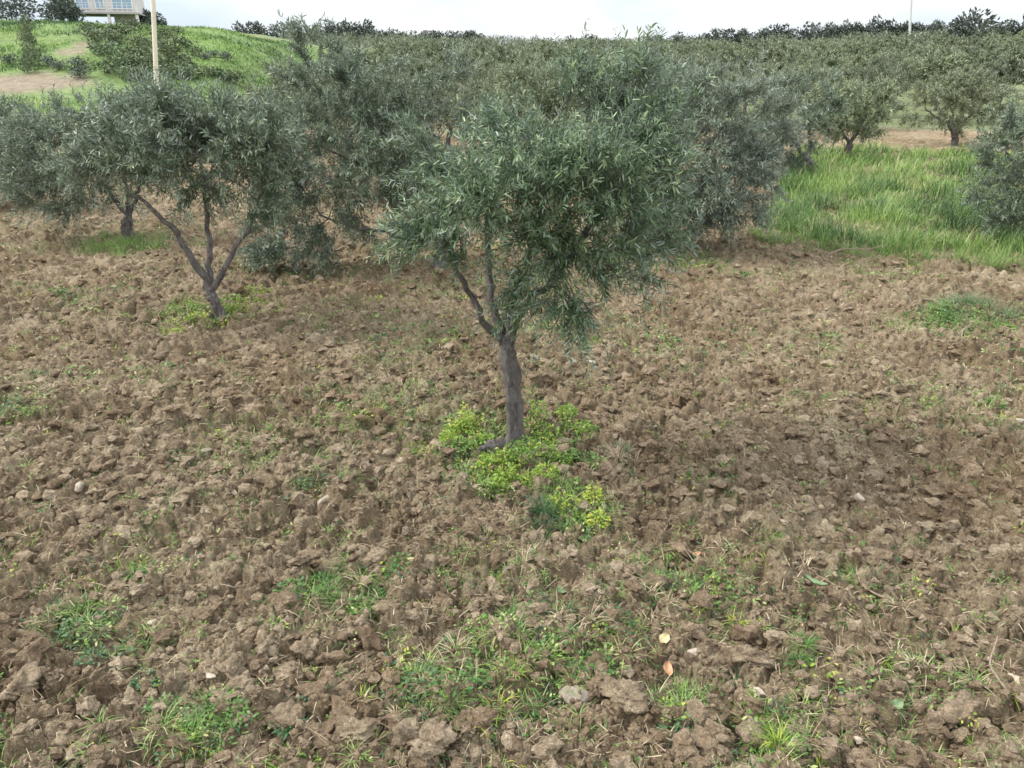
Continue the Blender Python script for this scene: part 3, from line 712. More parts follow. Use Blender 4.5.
for i, (px, py, s) in enumerate([(95, 42, 1.1), (110, 44, 1.2), (104, 36, 1.2), (90, 34, 1), (120, 34, 1), (112, 55, 1.1), (98, 54, .9)]):
    bank_tree(px, py, s * .85, 1.6 * s, SHR[i % 3], "shrub", "dense grey-green shrub on the bank below the house", "shrub", gs)
for i, (px, py, s) in enumerate([(135, 30, .9), (142, 47, 1), (146, 60, 1.1), (138, 70, 1.1), (162, 38, 1), (168, 47, 1.1), (172, 58, 1), (165, 70, 1.2), (180, 66, 1), (186, 48, .8), (150, 80, 1.2), (122, 68, 1.2), (110, 74, 1.1), (186, 80, 1), (205, 76, .9), (125, 26, .7), (130, 58, 1), (155, 52, 1), (152, 66, .9), (128, 80, 1), (176, 76, 1.1), (196, 56, .7), (176, 34, .7), (220, 80, 1), (235, 84, .9)]):
    bank_tree(px, py, s * .85, 1.6 * s, SHR[i % 3], "shrub", "grey-green shrub on the bank around the pale wooden pole", "shrub", gs)
for i, (px, py, s) in enumerate([(83, 70, 1), (80, 78, .9), (52, 66, .8), (10, 64, .8), (60, 70, .7), (228, 60, .7), (205, 60, .6), (215, 57, .6)]):
    bank_tree(px, py, s * .8, 1.6 * s, SHD, "shrub", "low dark green bush among the bright grass of the bank", "shrub", gs)
gh = "trees around the house on the bank"
B = hit(20, 23, hi=90)
def top_tree(px, r, h, wd, label):
    a = math.atan((px - 512) / 863.0); x, y = r * math.sin(a), r * math.cos(a)
    o = place_parts("evergreen_tree", round_tree(int(px) + 300, h, wd, 1100, M_PINE, .3, .15, .1), (x, y, float(land(x, y)) - .1), label, "evergreen tree", gh)
top_tree(20, 92, 2.3, 3.9, "rounded dark tree alone on the bank crest left of the house")
top_tree(66, 94, 2.6, 2.8, "dark tree touching the left side of the house")
top_tree(77, 90, 2.2, 2.2, "small dark tree in front of the left house corner")
top_tree(152, 96, 2.0, 2.8, "dark tree behind the pale wooden pole right of the house")
top_tree(163, 93, 1.0, 2.0, "low dark bush right of the house")

# ------------------------------------------------------------------ house on the bank
def box(bag, c, s, mat=0):
    x, y, z = np.array(s) / 2
    V = np.array([(-x, -y, -z), (x, -y, -z), (x, y, -z), (-x, y, -z), (-x, -y, z), (x, -y, z), (x, y, z), (-x, y, z)]) + np.array(c)
    bag.add(V, [np.array([[0, 3, 2, 1], [4, 5, 6, 7], [0, 1, 5, 4], [1, 2, 6, 5], [2, 3, 7, 6], [3, 0, 4, 7]])], mat)
def part(name, mat, parent, boxes):
    b = Bag()
    for c, s in boxes: box(b, c, s)
    return link(name, b.mesh(name, [mat]), parent)
hx = -45.5 * 88 / 95; a = math.atan((112 - 512) / 863.0); r = 92
hxy = (r * math.sin(a), r * math.cos(a)); hz = float(land(*hxy))
house = link("house", None, None, (*hxy, hz - .1)); house.scale = (.9, .9, .9); house.rotation_euler = (0, 0, -a * .6)
tag(house, "cream two storey house with blue windows on stilts atop the grassy bank", "house")
# local: x right, y away; front at y=0
wl = part("wall", M_WALL, house, [((0, 3, 2.95), (6.6, 5.6, 3.1)), ((1.8, 3.6, .7), (2.2, 4.4, 1.36))])
part("floor_slab", M_SLAB, house, [((0, 2.6, 1.31), (7.1, 7.0, .16))])
for px_ in (-3.2, .55, 3.3): part("pillar", M_WALL, house, [((px_, -.65, .5), (.28, .28, 1.46))])
for wx, ww in ((-1.95, 1.3), (-.3, .9), (1.9, 2.0)):
    fr = part("window", M_FRAME, house, [((wx - ww / 2 + .04, .16, 2.75), (.08, .12, 1.9)), ((wx + ww / 2 - .04, .16, 2.75), (.08, .12, 1.9)), ((wx, .158, 2.75), (.06, .1, 1.9)),
              ((wx, .155, 3.72), (ww, .13, .09)), ((wx, .155, 1.78), (ww, .13, .09))])
    link("pane", (lambda b: (box(b, (wx, .17, 2.75), (ww - .04, .03, 1.86)), b.mesh("pane", [M_GLASS]))[1])(Bag()), fr)
rl = Bag()
for zz in (1.75, 2.05, 2.3): box(rl, (0, -.8, zz), (7.0, .035, .035))
for k in range(15): box(rl, (-3.45 + k * .493, -.8, 1.86), (.035, .03, .9))
link("railing", rl.mesh("railing", [M_FRAME]), house)
rf = Bag(); rf.add([(-3.8, -.7, 4.5), (3.8, -.7, 4.5), (3.8, 6.3, 4.5), (-3.8, 6.3, 4.5), (-3.8, 2.8, 5.7), (3.8, 2.8, 5.7)],
    [np.array([[0, 1, 5, 4], [2, 3, 4, 5], [0, 3, 2, 1]]), np.array([[1, 2, 5], [3, 0, 4]])]); 
ro = link("roof", rf.mesh("roof", [M_ROOF]), house)
link("chimney", (lambda b: (box(b, (2, 3.6, 5.7), (.5, .5, 1.1)), b.mesh("chimney", [M_WALL]))[1])(Bag()), ro)

# ------------------------------------------------------------------ poles
def pole(px_top, py_top, px_bot, py_bot, Y, zt, r0, r1, mat, label, arm):
    b0 = onY(px_bot, py_bot, Y); zb = float(land(b0[0], Y)); tpt = onY(px_top, py_top, Y)
    dx = (tpt[0] - b0[0]) / (tpt[2] - b0[2])
    base = np.array([b0[0] + dx * (zb - b0[2]), Y, zb])
    root = link("utility_pole", None, None, base); tag(root, label, "utility pole")
    b = Bag(); H = zt - zb; t = np.linspace(0, 1, 14); tube(b, np.stack([dx * H * t, 0 * t, -.4 + (H + .4) * t], 1), r0 + (r1 - r0) * t, 14, 0, .5, .03, 3)
    link("shaft", b.mesh("shaft", [mat], True), root)
    top = np.array([dx * H, 0, H])
    if arm:
        link("crossarm", (lambda b: (box(b, top + (0, -.16, -.5), (1.7, .1, .12)), b.mesh("crossarm", [mat]))[1])(Bag()), root)
        for s in (-.7, 0, .7):
            b = Bag(); q = np.array([(0, 0, 0), (0, 0, .05), (0, 0, .08), (0, 0, .14), (0, 0, .17), (0, 0, .2)]) + top + (s, -.16, -.44)
            tube(b, q, [.02, .05, .03, .055, .03, .02], 10); link("insulator", b.mesh("insulator", [M_FRAME], True), root)
pole(152.5, 0, 156, 94, 36, 8.2, .105, .085, M_WPOLE, "pale wooden utility pole rising out of the olive crowns at left", True)
pole(911.5, 0, 910, 30, 175, 19, .26, .18, M_GPOLE, "thin pale far pole in front of the right skyline trees", False)
# lattice mast far away
B = np.array([235 * math.sin(math.atan(73 / 863)), 235 * math.cos(math.atan(73 / 863)), 0]); B[2] = float(land(B[0], B[1])) - .2
root = link("lattice_mast", None, None, B); tag(root, "faint thin lattice mast on the skyline above the centre", "mast")
for sx in (-1, 1):
    for sy in (-1, 1):
        b = Bag(); tube(b, [(sx * .7, sy * .7, 0), (sx * .12, sy * .12, 6.2)], .05, 5); link("leg", b.mesh("leg", [M_GPOLE]), root)
b = Bag()
for k in range(7):
    z0, z1 = k * .85 + .1, k * .85 + .95; w0, w1 = .7 - .58 * z0 / 6.2, .7 - .58 * z1 / 6.2
    for s in (-1, 1):
        tube(b, [(-w0 * s, -w0, z0), (w1 * s, -w1, z1)], .03, 4); tube(b, [(-w0 * s, w0, z0), (w1 * s, w1, z1)], .03, 4)
link("bracing", b.mesh("bracing", [M_GPOLE]), root)

# ------------------------------------------------------------------ tall grass at right, grass on bank
rg = np.random.default_rng(77)
X = rg.uniform(2, 26, 600000); Y = rg.uniform(9, 31, 600000)
ok = in_grass(X, Y) & (rg.random(len(X)) < .55 + .6 * fbm(X / 1.2, Y / 1.2, 12, 3)); X, Y = X[ok], Y[ok]
ok = rg.random(len(X)) < np.clip(220.0 / (X ** 2 + Y ** 2), .25, 1); X, Y = X[ok], Y[ok]
print("grass blades", len(X))
n = len(X); hgt = np.clip(.25 + .42 * fbm(X / .8, Y / .8, 15, 3) + rg.normal(0, .05, n), .1, .55)
bag = Bag(); tn = np.clip(.52 + .85 * fbm(X / .8, Y / .8, 18, 4) + rg.normal(0, .2, n), 0, .95); tn = np.where(rg.random(n) < .05, 1, tn)
blades(bag, np.stack([X, Y, ground_at(X, Y) - .02], 1), rg.uniform(0, 6.283, n), rg.uniform(.9, 1.5, n), hgt * 1.15, rg.uniform(.008, .016, n) * np.clip(np.hypot(X, Y) / 15, 1, 2), rg.uniform(.1, .55, n), tn)
tag(link("tall_grass", bag.mesh("tall_grass", [M_GRASS])), "bright green tall grass between ploughed soil and the right olive trees", "grass", kind='stuff')
X = rg.uniform(-62, -12, 90000); Y = rg.uniform(42, 84, 90000); Zb = land(X, Y)
ok = (Zb > .35) & (vnoise(X / 2, Y / 2, 3) + rg.uniform(-.6, .6, len(X)) > -.3) & (np.abs(np.arctan2(X, Y)) < R(36)); X, Y, Zb = X[ok], Y[ok], Zb[ok]; n = len(X)
keep = np.ones(n, bool)
for px, py, rx, ry in ((20, 84, 8, 3.5), (55, 88, 5, 3), (80, 48, 1.4, 4)):
    c = hit(px, py); keep &= np.hypot((X - c[0]) / rx, (Y - c[1]) / ry) > 1
X, Y, Zb = X[keep], Y[keep], Zb[keep]; n = len(X)
bag = Bag()
blades(bag, np.stack([X, Y, Zb - .03], 1), rg.uniform(0, 6.283, n), rg.uniform(.8, 1.4, n), rg.uniform(.15, .4, n), rg.uniform(.04, .08, n), rg.uniform(.1, .5, n),
       np.clip(.42 + .9 * fbm(X / 3, Y / 3, 19, 4) + rg.normal(0, .15, n), 0, .97))
tag(link("bank_grass", bag.mesh("bank_grass", [M_GRASS])), "short green grass covering the bank below the house", "grass", kind='stuff')

# ------------------------------------------------------------------ soil clods (uncountable), stones, litter
def ico(sub):
    import bmesh
    bm = bmesh.new(); bmesh.ops.create_icosphere(bm, subdivisions=sub, radius=1.0)
    V = np.array([v.co[:] for v in bm.verts]); F = np.array([[v.index for v in f.verts] for f in bm.faces]); bm.free(); return V, F
ICO = {s: ico(s) for s in (1, 2, 3, 4)}
def clod_shape(seed, sub, rough=.24, planes=8):
    rg = np.random.default_rng(seed); V, F = ICO[sub]
    nn = norm(rg.normal(size=(planes, 3))); dd = rg.uniform(.38, .9, planes)
    dot = V @ nn.T; r = np.min(np.where(dot > .05, dd / np.maximum(dot, .05), 9), 1); r = np.minimum(r, 1.05)
    for k, (f, a) in enumerate(((2.2, rough), (4.7, rough * .6), (9.5, rough * .38))):
        r = r * (1 + a * (vnoise(V[:, 0] * f + seed, V[:, 1] * f + V[:, 2] * 3.1 * f / 2, seed + k) + vnoise(V[:, 2] * f, V[:, 0] * f * .7 - V[:, 1] * f, seed + 9 + k)) * .8)
    return V * r[:, None], F
def scatter_clods(bag, tones, n, rmin, rmax, smin, smax, sub, seed, flat=.7, sink=.25, azl=50, pw=2.2):
    rg = np.random.default_rng(seed)
    r = np.exp(rg.uniform(math.log(rmin), math.log(rmax), n)); a = rg.uniform(-R(azl), R(azl), n)
    x, y = r * np.sin(a), r * np.cos(a)
    ok = ~in_grass(x, y); 
    for cx, cy in used: ok &= np.hypot(x - cx, y - cy) > .16
    x, y = x[ok], y[ok]; n = len(x)
    s = smin + (smax - smin) * rg.random(n) ** pw; z = ground_at(x, y)
    sh = [clod_shape(seed * 31 + k, sub) for k in range(12)]; kk = rg.integers(0, 12, n)
    for k in range(12):
        m = kk == k; c = m.sum()
        if not c: continue
        V, F = sh[k]; q = rg.normal(size=(c, 4)); q /= np.linalg.norm(q, axis=1, keepdims=True)
        w_, a_, b_, c_ = q.T
        Rm = np.stack([1 - 2 * (b_**2 + c_**2), 2 * (a_*b_ - c_*w_), 2 * (a_*c_ + b_*w_), 2 * (a_*b_ + c_*w_), 1 - 2 * (a_**2 + c_**2), 2 * (b_*c_ - a_*w_), 2 * (a_*c_ - b_*w_), 2 * (b_*c_ + a_*w_), 1 - 2 * (a_**2 + b_**2)], 1).reshape(-1, 3, 3)
        ax = rg.uniform(.65, 1.15, (c, 1, 3))
        P = np.einsum('cij,cvj->cvi', Rm, V[None] * ax) * s[m][:, None, None]; P[..., 2] *= flat
        P += np.stack([x[m], y[m], z[m] + s[m] * (.5 - sink) * flat], 1)[:, None]
        Fa = (F[None] + (np.arange(c) * len(V))[:, None, None]).reshape(-1, 3)
        bag.add(P, [Fa]); tones.append(np.repeat(np.clip(rg.normal(.55, .2, c), 0, 1), len(V)))
bag = Bag(); tones = []
scatter_clods(bag, tones, 1500, 2.0, 7.5, .03, .095, 3, 1, sink=.4)
scatter_clods(bag, tones, 7000, 5.0, 19, .025, .085, 2, 7, sink=.46)
scatter_clods(bag, tones, 11000, 2.0, 18, .016, .05, 2, 2, sink=.3)
scatter_clods(bag, tones, 32000, 2.0, 20, .007, .026, 1, 3, sink=.15)
V = np.concatenate(bag.V); tn = np.concatenate(tones)
me = make_mesh("soil_clods", V, bag.F, [M_SOIL], None, {"tone": tn, "green": np.zeros(len(V))}, False)
tag(link("soil_clods", me), "crumbled brown soil clods strewn over the ploughed field", "soil clods", kind='stuff')

def lump(name, px, py, size, ax, mat, label, cat, seed, rz=0., tilt=0., sub=3, rough=.1):
    B = hit(px, py); B[2] = float(ground_at(B[0], B[1])[0]) 
    V, F = clod_shape(seed, sub, rough); V = V * np.array(ax) * size
    b = Bag(); b.add(V, [F]); me = b.mesh(name, [mat], True)
    if mat is M_SOIL:
        for k, v in (("tone", .72), ("green", 0.)):
            at = me.attributes.new(k, 'FLOAT', 'POINT'); at.data.foreach_set("value", np.full(len(V), v, np.float32))
    o = link(name, me, None, (B[0], B[1], B[2] + size * ax[2] * (.3 if mat is M_SOIL else .02))); o.rotation_euler = (tilt, tilt * .4, rz)
    tag(o, label, cat); return o
S = M_STONE; G = M_GSTONE
for i, (px, py, s, ax, m, lab) in enumerate([
    (1016, 433, .05, (1.1, .7, .6), S, "white stone at the right edge, level with the nearest trunk's foot"),
    (326, 510, .07, (1.2, .6, .45), S, "pale slanting stone slab on the left soil below the second tree"),
    (83, 500, .05, (.8, .7, .9), S, "pale upright stone on the left part of the field"),
    (196, 716, .032, (1.1, .8, .6), S, "white pebble low at left among dark clods"),
    (155, 634, .028, (1.3, .6, .4), S, "small white chip beside the dark green weed patch at left"),
    (183, 683, .03, (1.2, .7, .5), S, "small pale pebble between the dark weeds and the white pebble"),
    (213, 688, .035, (1.3, .6, .5), S, "elongated pale pebble low at left"),
    (692, 664, .035, (1, 1, .7), S, "round cream pebble right of the orange dead leaf"),
    (756, 702, .034, (.7, 1.2, .6), S, "pale oblong pebble above the light green grass tuft"),
    (731, 702, .022, (1, .9, .8), S, "tiny cream pebble above left of the light green grass tuft"),
    (856, 746, .025, (1, .9, .6), S, "small cream pebble at the bottom right"),
    (788, 748, .03, (1, .9, .6), G, "grey round pebble just right of the light green grass tuft"),
    (950, 662, .075, (1.2, .8, .35), G, "flat grey stone slab in the right foreground"),
    (1012, 700, .045, (1.2, .8, .5), S, "pale stone with flat top at the lower right edge"),
    (573, 706, .075, (1.1, .8, .6), G, "greyish broken stone in the bottom centre foreground"),
    (856, 512, .055, (.8, 1.0, .8), S, "pale oval stone right of the trunk in the middle of the soil"),
    (120, 488, .03, (1, .8, .6), S, "pale pebble near the left upright stone"),
    (590, 372, .045, (1.4, .8, .6), S, "pale pebble behind right of the nearest trunk"),
    (208, 455, .04, (1.3, .8, .5), G, "grey stone on the soil left of centre"),
    ]): lump("stone", px, py, s, ax, m, lab, "stone", 500 + i, rz=i * .9)
for i, (px, py, s, ax, lab) in enumerate([
    (645, 438, .12, (.55, .5, 1.0), "tall pale brown clod standing upright right of the nearest trunk"),
    (268, 655, .11, (1.2, 1, .75), "large rounded brown clod left of the bottom centre"),
    (308, 660, .10, (1, 1, .8), "rough brown clod just right of the large rounded clod"),
    (625, 712, .15, (1.2, 1, .75), "biggest crumbly brown clod in the bottom centre, right of a grey stone"),
    (745, 665, .13, (1.5, .7, .6), "long ridge shaped clod above the light green grass tuft"),
    (960, 715, .16, (1.3, .8, .6), "wide flat topped clod at the lower right"),
    (925, 565, .10, (1.7, .5, .45), "long narrow clod lying sideways in the right soil"),
    (20, 700, .13, (1.1, 1, .6), "wide brown clod in the lower left corner area"),
    (70, 735, .12, (1.2, .9, .7), "dark gapped brown clod at the bottom left"),
    (355, 745, .13, (1.1, 1, .8), "large lumpy clod at the bottom edge left of centre"),
    (435, 755, .11, (1.2, 1, .7), "rounded clod at the bottom edge near the centre"),
    (600, 690, .08, (1.6, .7, .6), "low brown clod behind the greyish broken stone"),
    (500, 650, .10, (1.6, .6, .5), "low wedge of soil behind the bottom centre clods"),
    (180, 330, .10, (1.4, .8, .6), "pale clod left of the three limbed tree's trunk")]):
    o = lump("soil_clod", px, py, s * .68, ax, M_SOIL, lab, "soil clod", 700 + i, rz=i * .7, sub=4, rough=.28)

lump("root_lump", 492, 458, .11, (1.0, .8, 1.0), M_BARK, "grey rugged root lump at the left foot of the nearest trunk", "root lump", 490, sub=4, rough=.25)
def dead_leaf(px, py, L, W, mat, label, rz, curl=.3, lift=.008):
    B = hit(px, py); B[2] = float(ground_at(B[0], B[1])[0]) + lift
    nu, nv = 9, 5; u = np.linspace(0, 1, nu); V = []
    for a in u:
        wd = W * math.sin(math.pi * min(1, a * .93 + .05)) ** .7
        for b in np.linspace(-1, 1, nv): V.append((a * L - L / 2, b * wd / 2, curl * L * (a - .5) ** 2 * 1.6 + abs(b) * W * .22 + .002 * math.sin(a * 19 + b * 7)))
    i = (np.arange(nu - 1)[:, None] * nv + np.arange(nv - 1)).ravel(); Fq = np.stack([i, i + nv, i + nv + 1, i + 1], 1)
    V = np.array(V); n = len(V); V = np.vstack([V, V - (0, 0, .0012)]); b = Bag(); b.add(V, [Fq, Fq[:, ::-1] + n])
    o = link("fallen_leaf", b.mesh("fallen_leaf", [mat], True), None, B); o.rotation_euler = (.25, -.2, rz); tag(o, label, "leaf")
for a in [(667, 676, .085, .05, M_LEAF_O, "upright orange dead leaf in the lower centre right", 1.5), (617, 658, .09, .045, M_LEAF_O, "orange dead leaf lying left of the cream one", .1),
          (663, 650, .07, .055, M_LEAF_Y, "cream yellow dead leaf above the upright orange leaf", .8), (384, 568, .08, .04, M_LEAF_Y, "yellow dead leaf on the green weeds left of centre", 1.2),
          (410, 583, .07, .045, M_LEAF_Y, "yellow dead leaf beside a grass clump below the trunk", .3), (440, 609, .055, .04, M_LEAF_O, "small orange dead leaf left below the trunk", .9),
          (563, 597, .085, .06, M_LEAF_G, "pale green broad leaf lying on bare soil below the trunk", .4), (556, 763, .06, .045, M_LEAF_G, "green leaf at the bottom edge near centre", .2),
          (895, 713, .065, .05, M_LEAF_G, "broad green leaf beside the wide clod at lower right", .5), (400, 668, .07, .03, M_LEAF_Y, "narrow yellow leaf beside the tall dark weed", 1.4),
          (622, 560, .07, .05, M_LEAF_G, "greyish green leaf below the yellow-green weed cushion", .9), (809, 611, .13, .06, M_LEAF_G, "large curled pale green leaf in the right foreground", 2.6),
          (208, 742, .07, .06, M_LEAF_Y, "yellow leaf at the bottom left in the weeds", .5), (696, 560, .06, .03, M_LEAF_O, "tan dead leaf right of the yellow-green cushion", .2)]: dead_leaf(*a)
def stick(px, py, L, rad, rz, label, kink=.1, el=.15):
    B = hit(px, py); B[2] = float(ground_at(B[0], B[1])[0]) + .025
    t = np.linspace(0, 1, 9); q = np.stack([L * (t - .5), kink * L * np.sin(t * 4), L * el * t + kink * .3 * L * np.sin(t * 7)], 1)
    b = Bag(); tube(b, q, rad * (1 - .5 * t), 7, 0, .5, .15, int(px)); o = link("dry_stick", b.mesh("dry_stick", [M_STICK], True), None, B); o.rotation_euler = (0, 0, rz); tag(o, label, "stick")
stick(873, 600, .16, .006, 2.3, "pale thin stick slanting across the right foreground soil")
stick(992, 690, .3, .006, 1.4, "long curved pale root near the lower right edge", .15, .3)
stick(772, 239, .45, .009, .9, "dark twig sticking up at the front edge of the tall grass", .08, 1.0)
stick(855, 260, .9, .012, .1, "brown twig lying along the front of the tall grass", .1, .15)
stick(965, 350, .35, .008, .8, "pale bent stick beside the right weed clump", .15, .6)
stick(230, 590, .2, .004, 2.4, "thin brown root curving over soil left of centre", .3, .2)
stick(560, 330, .4, .008, .3, "thin fallen twig behind the nearest trunk", .2, .1)

# weeds ------------------------------------------------------------------
def tuft(bag, C, n, rad, L, el, W, mat, rnd, rg, curl=(.15, .7)):
    a = rg.uniform(0, 6.283, n); r = rad * np.sqrt(rg.random(n)); x = C[0] + r * np.cos(a); y = C[1] + r * np.sin(a)
    P = np.stack([x, y, np.full(n, C[2]) - .006], 1)
    blades(bag, P, a + rg.normal(0, .7, n), rg.uniform(*el, n), rg.uniform(.55, 1.2, n) * L, rg.uniform(.7, 1.2, n) * W, rg.uniform(*curl, n), np.clip(rnd + rg.normal(0, .2, n), 0, 1), mat)
def rosette(bag, C, n, rad, hgt, L, W, mat, rnd, rg):
    a = rg.uniform(0, 6.283, n); q = np.sqrt(rg.random(n)); r = rad * q
    x = C[0] + r * np.cos(a); y = C[1] + r * np.sin(a); z = C[2] + rg.random(n) ** .7 * hgt * (1.15 - q ** 2)
    P = np.stack([x, y, z], 1); D = np.stack([np.cos(a), np.sin(a), rg.uniform(-.3, .8, n)], 1) + rg.normal(0, .5, (n, 3))
    leaves(bag, P, D, rg.normal(0, .45, (n, 3)) + (0, 0, .9), rg.uniform(.6, 1.2, n) * L, rg.uniform(.7, 1.2, n) * W, np.clip(rnd + rg.normal(0, .2, n), 0, 1), mat, 2, .2)
rg = np.random.default_rng(321)
n = 34000; r = np.exp(rg.uniform(math.log(2.0), math.log(19), n)); a = rg.uniform(-R(46), R(46), n); x = r * np.sin(a); y = r * np.cos(a)
g = greenness(x, y); ok = (rg.random(n) < g ** 1.15 * (.95 + .9 * sstep(5, 9, r))) & ~in_grass(x, y); x, y, g = x[ok], y[ok], g[ok]; z = ground_at(x, y)
print("weed clumps", len(x))
bag = Bag()
for xi, yi, zi, gi in zip(x, y, z, g):
    t = rg.random(); rr_ = math.hypot(xi, yi); k = rg.uniform(.6, 1.3) * (.75 + .5 * gi); q = 1 if rr_ < 8 else .6; tone = rg.uniform(.15, .95)
    mt = 0 if rg.random() < .62 else int(rg.choice([1, 2, 3], p=[.4, .3, .3]))
    if t < .5 or mt == 2: tuft(bag, (xi, yi, zi), int(rg.integers(6, 20) * q), .035 * k, .10 * k, (.15, 1.3), .0046 / q, mt, tone, rg)
    else: rosette(bag, (xi, yi, zi), int(rg.integers(10, 30) * q), .07 * k, .03 * k, .024 * k / q, .012 * k / q, mt, tone, rg)
tag(link("weeds", bag.mesh("weeds", [M_WEED, M_DARKWEED, M_STRAW, M_LIME])), "small scattered green weeds growing between the clods", "weeds", kind='stuff')
# straw litter
n = 42000; r = np.exp(rg.uniform(math.log(2.0), math.log(20), n)); a = rg.uniform(-R(46), R(46), n); x = r * np.sin(a); y = r * np.cos(a)
ok = (rg.random(n) < .45 + .8 * fbm(x / .8, y / .8, 55, 3) + .25 * (r > 6)) & ~in_grass(x, y); x, y, r = x[ok], y[ok], r[ok]; n = len(x)
bag = Bag(); blades(bag, np.stack([x, y, ground_at(x, y) + .004], 1), rg.uniform(0, 6.283, n), rg.uniform(-.05, .45, n), rg.uniform(.02, .10, n) * np.where(rg.random(n) < .1, 1.8, 1), rg.uniform(.0022, .005, n) * np.clip(r / 5, 1, 2.5), rg.uniform(-.1, .45, n), rg.random(n))
tag(link("straw_litter", bag.mesh("straw_litter", [M_STRAW])), "dry straw bits strewn over the ploughed soil", "straw", kind='stuff')

# named clumps
def weed(name, items, label, cat, seed, group=None):
    rg = np.random.default_rng(seed); mats = [M_WEED, M_DARKWEED, M_LIME, M_GRASS, M_STRAW]; B = None; bag = Bag()
    for it in items:
        kind, px, py, n, rad, hh, mt, tone = it; c = hit(px, py); c[2] = float(ground_at(c[0], c[1])[0])
        if B is None: B = c.copy()
        sub = max(1, int(rad / .035)); m = max(6, n // sub)
        for k in range(sub * 2):
            dx, dy = rg.normal(0, rad * .8, 2) if sub > 1 else (0, 0)
            cc = c + (dx, dy, 0); cc[2] = float(ground_at(cc[0], cc[1])[0]); cc = cc - B
            fall = math.exp(-(dx * dx + dy * dy) / (2 * rad * rad)) * rg.uniform(.55, 1.05)
            if kind == 't': tuft(bag, cc, m // 2 + 3, .03 + rad * .15, hh * (0.6 + .5 * fall), (.35, 1.4), .005, mt, tone, rg)
            else: rosette(bag, cc, m // 2 + 3, .045 + rad * .2, hh * (0.2 + .8 * fall) * rg.uniform(.5, 1.5), .032, .014, mt, tone, rg)
    o = link(name, bag.mesh(name, mats), None, B); tag(o, label, cat, group); return o
W_, K_, LM, GR, STW = 0, 1, 2, 3, 4
weed("weed_clump", [('r', 463, 447, 1500, .17, .22, LM, .55), ('r', 455, 460, 600, .15, .12, W_, .6), ('r', 470, 440, 500, .12, .2, LM, .8)], "lime green weed cushion left of the nearest trunk's foot", "weed", 1)
weed("weed_clump", [('r', 548, 440, 1700, .2, .22, LM, .45), ('r', 565, 450, 900, .18, .15, W_, .6), ('r', 540, 452, 600, .15, .18, LM, .7), ('t', 550, 445, 100, .1, .15, W_, .6)], "bright green weed cushion right of the nearest trunk's foot", "weed", 2)
weed("weed_clump", [('r', 510, 482, 1900, .2, .2, LM, .6), ('r', 530, 475, 900, .18, .14, LM, .3), ('r', 490, 495, 300, .12, .08, W_, .6), ('t', 500, 490, 120, .15, .14, W_, .5)], "yellow-flowered weed cushion in front of the nearest trunk", "weed", 3)
weed("weed_clump", [('r', 583, 515, 1200, .13, .22, LM, .85), ('r', 578, 500, 200, .1, .1, W_, .5)], "yellow-green weed cushion front right of the nearest trunk", "weed", 4)
weed("grass_clump", [('t', 553, 525, 260, .09, .24, K_, .7), ('t', 560, 495, 120, .08, .2, W_, .5)], "dark long bladed grass clump left of the yellow-green weed cushion", "grass", 5)
weed("grass_clump", [('t', 612, 470, 240, .1, .16, K_, .9), ('t', 620, 468, 200, .1, .17, STW, .7)], "half dry grass clump right of the nearest trunk's weeds", "grass", 6)
weed("weed_clump", [('r', 200, 318, 1700, .28, .22, LM, .4), ('r', 190, 335, 500, .25, .1, LM, .8)], "lime green weeds at the foot of the three limbed olive", "weed", 7)
weed("weed_clump", [('r', 240, 305, 1000, .3, .12, LM, .6)], "yellowish weeds just right of the three limbed olive's trunk", "weed", 8)
weed("grass_clump", [('t', 125, 250, 2000, .45, .3, GR, .6), ('t', 145, 245, 400, .3, .2, GR, .4)], "green grass clump at the foot of the low far left olive", "grass", 9)
weed("grass_clump", [('t', 690, 262, 500, .4, .2, GR, .4)], "green grass clump beside the silvery olive's trunk", "grass", 10)
weed("weed_clump", [('t', 965, 318, 900, .28, .32, K_, .9), ('r', 945, 325, 1500, .3, .3, W_, .5), ('r', 1000, 322, 300, .3, .15, W_, .6), ('t', 905, 332, 250, .3, .12, W_, .8)], "big tangled green weed clump near the right edge", "weed", 11)
weed("weed_clump", [('t', 75, 622, 260, .12, .07, W_, .3), ('r', 72, 632, 300, .11, .05, K_, .9)], "bright green weed patch in the left foreground", "weed", 12)
weed("weed_clump", [('r', 140, 655, 260, .1, .05, K_, .7), ('t', 145, 650, 60, .06, .07, W_, .4)], "dark green weed patch beside the white chip at left", "weed", 13)
weed("weed_clump", [('r', 332, 492, 380, .12, .08, K_, .5)], "dark blue-green leafy weed left of centre", "weed", 14)
weed("weed_clump", [('r', 320, 605, 350, .12, .06, W_, .2), ('t', 330, 600, 120, .1, .1, W_, .4), ('t', 360, 618, 60, .08, .1, W_, .5)], "emerald green weed patch left of the yellow dead leaves", "weed", 15)
weed("weed_clump", [('t', 425, 680, 120, .06, .13, W_, .35), ('r', 430, 692, 160, .07, .06, K_, .8)], "upright green weed in the bottom centre beside a narrow yellow leaf", "weed", 16)
weed("grass_clump", [('t', 762, 742, 200, .08, .14, LM, .35), ('t', 775, 760, 80, .06, .1, LM, .6)], "light green grass tuft at the bottom right of centre", "grass", 17)
weed("grass_clump", [('t', 680, 718, 150, .06, .12, GR, .85), ('r', 672, 735, 60, .06, .05, K_, .7)], "pale green upright grass tuft near the bottom, right of the biggest clod", "grass", 18)
weed("weed_clump", [('r', 590, 678, 200, .09, .05, W_, .2), ('t', 600, 668, 60, .08, .08, W_, .4)], "green sprawling weed left of the orange dead leaves", "weed", 19)
weed("grass_clump", [('t', 515, 632, 70, .04, .14, W_, .6)], "thin grass tuft standing on the wedge of soil below the trunk", "grass", 20)
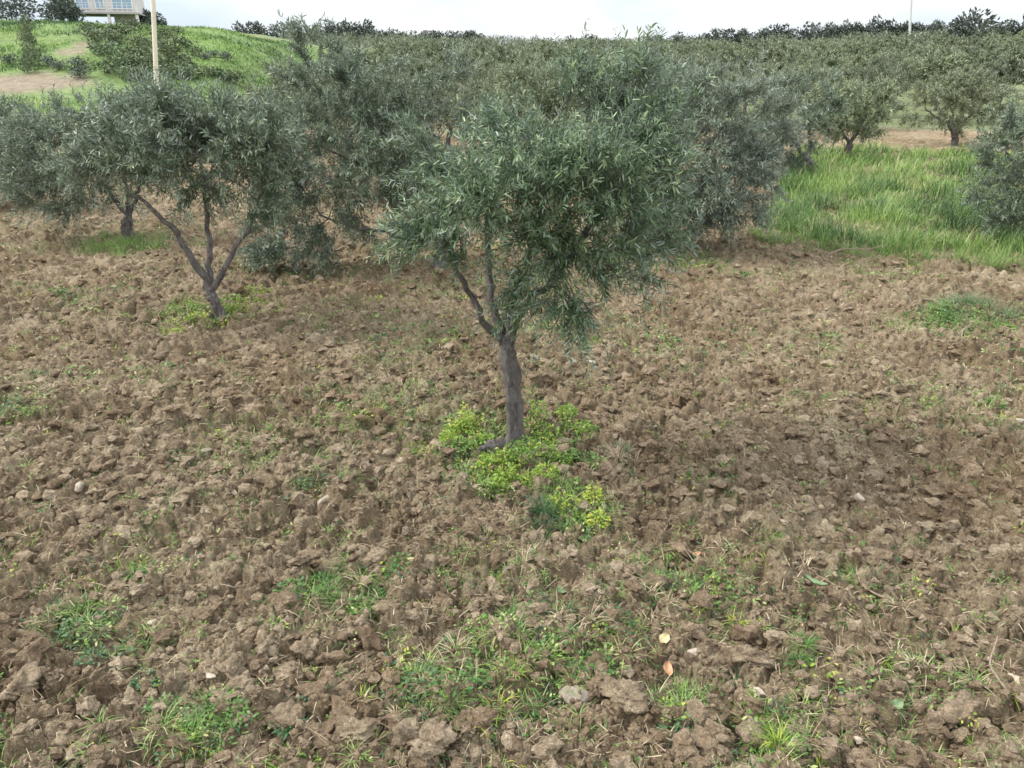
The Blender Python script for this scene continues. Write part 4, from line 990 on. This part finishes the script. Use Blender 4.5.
weed("weed_clump", [('r', 205, 738, 300, .13, .05, W_, .35), ('t', 200, 735, 100, .1, .08, W_, .6)], "green weed patch at the bottom left", "weed", 21)
weed("weed_clump", [('r', 315, 715, 260, .09, .06, K_, .5)], "dark green leafy weed near the bottom left of centre", "weed", 22)
weed("weed_clump", [('t', 136, 578, 90, .06, .07, W_, .4), ('r', 136, 580, 120, .06, .05, W_, .3)], "small green tuft above the left foreground weed patch", "weed", 23)
weed("weed_clump", [('t', 655, 572, 120, .1, .08, W_, .6), ('r', 710, 595, 200, .12, .05, W_, .4), ('t', 720, 590, 80, .1, .08, W_, .5)], "loose green weeds right below the yellow-green cushion", "weed", 24)
weed("grass_clump", [('t', 800, 660, 80, .06, .1, W_, .4), ('t', 797, 675, 60, .04, .08, W_, .2)], "small grass tuft right of the long ridge shaped clod", "grass", 25)
weed("weed_clump", [('r', 398, 588, 160, .07, .07, W_, .2), ('t', 398, 585, 60, .05, .1, W_, .5)], "green clump between the two yellow dead leaves", "weed", 26)
weed("grass_clump", [('t', 795, 560, 60, .05, .12, STW, .7)], "dry yellow grass tuft in the right middle ground", "grass", 27)
weed("weed_clump", [('t', 20, 418, 160, .14, .1, K_, .9), ('r', 30, 425, 100, .1, .06, LM, .4)], "green weed clump at the left edge", "weed", 28)
weed("grass_clump", [('t', 985, 410, 120, .1, .1, W_, .4)], "grass tuft near the right edge below the big weed clump", "grass", 29)
weed("grass_clump", [('t', 410, 355, 120, .12, .12, W_, .6)], "green tuft behind left of the nearest trunk", "grass", 30)
weed("grass_clump", [('t', 770, 243, 700, .3, .42, GR, .6), ('t', 770, 243, 60, .2, .3, STW, .5)], "taller grass clump at the front left corner of the tall grass", "grass", 41)
weed("grass_clump", [('t', 845, 252, 700, .3, .42, GR, .6), ('t', 845, 252, 60, .2, .3, STW, .5)], "loose grass clump in front of the tall grass edge", "grass", 42)
weed("grass_clump", [('t', 905, 262, 700, .3, .42, GR, .6), ('t', 905, 262, 60, .2, .3, STW, .5)], "grass clump with dry blades at the front of the tall grass", "grass", 43)
weed("grass_clump", [('t', 990, 270, 700, .3, .42, GR, .6), ('t', 990, 270, 60, .2, .3, STW, .5)], "bright grass clump at the right end of the tall grass front", "grass", 44)
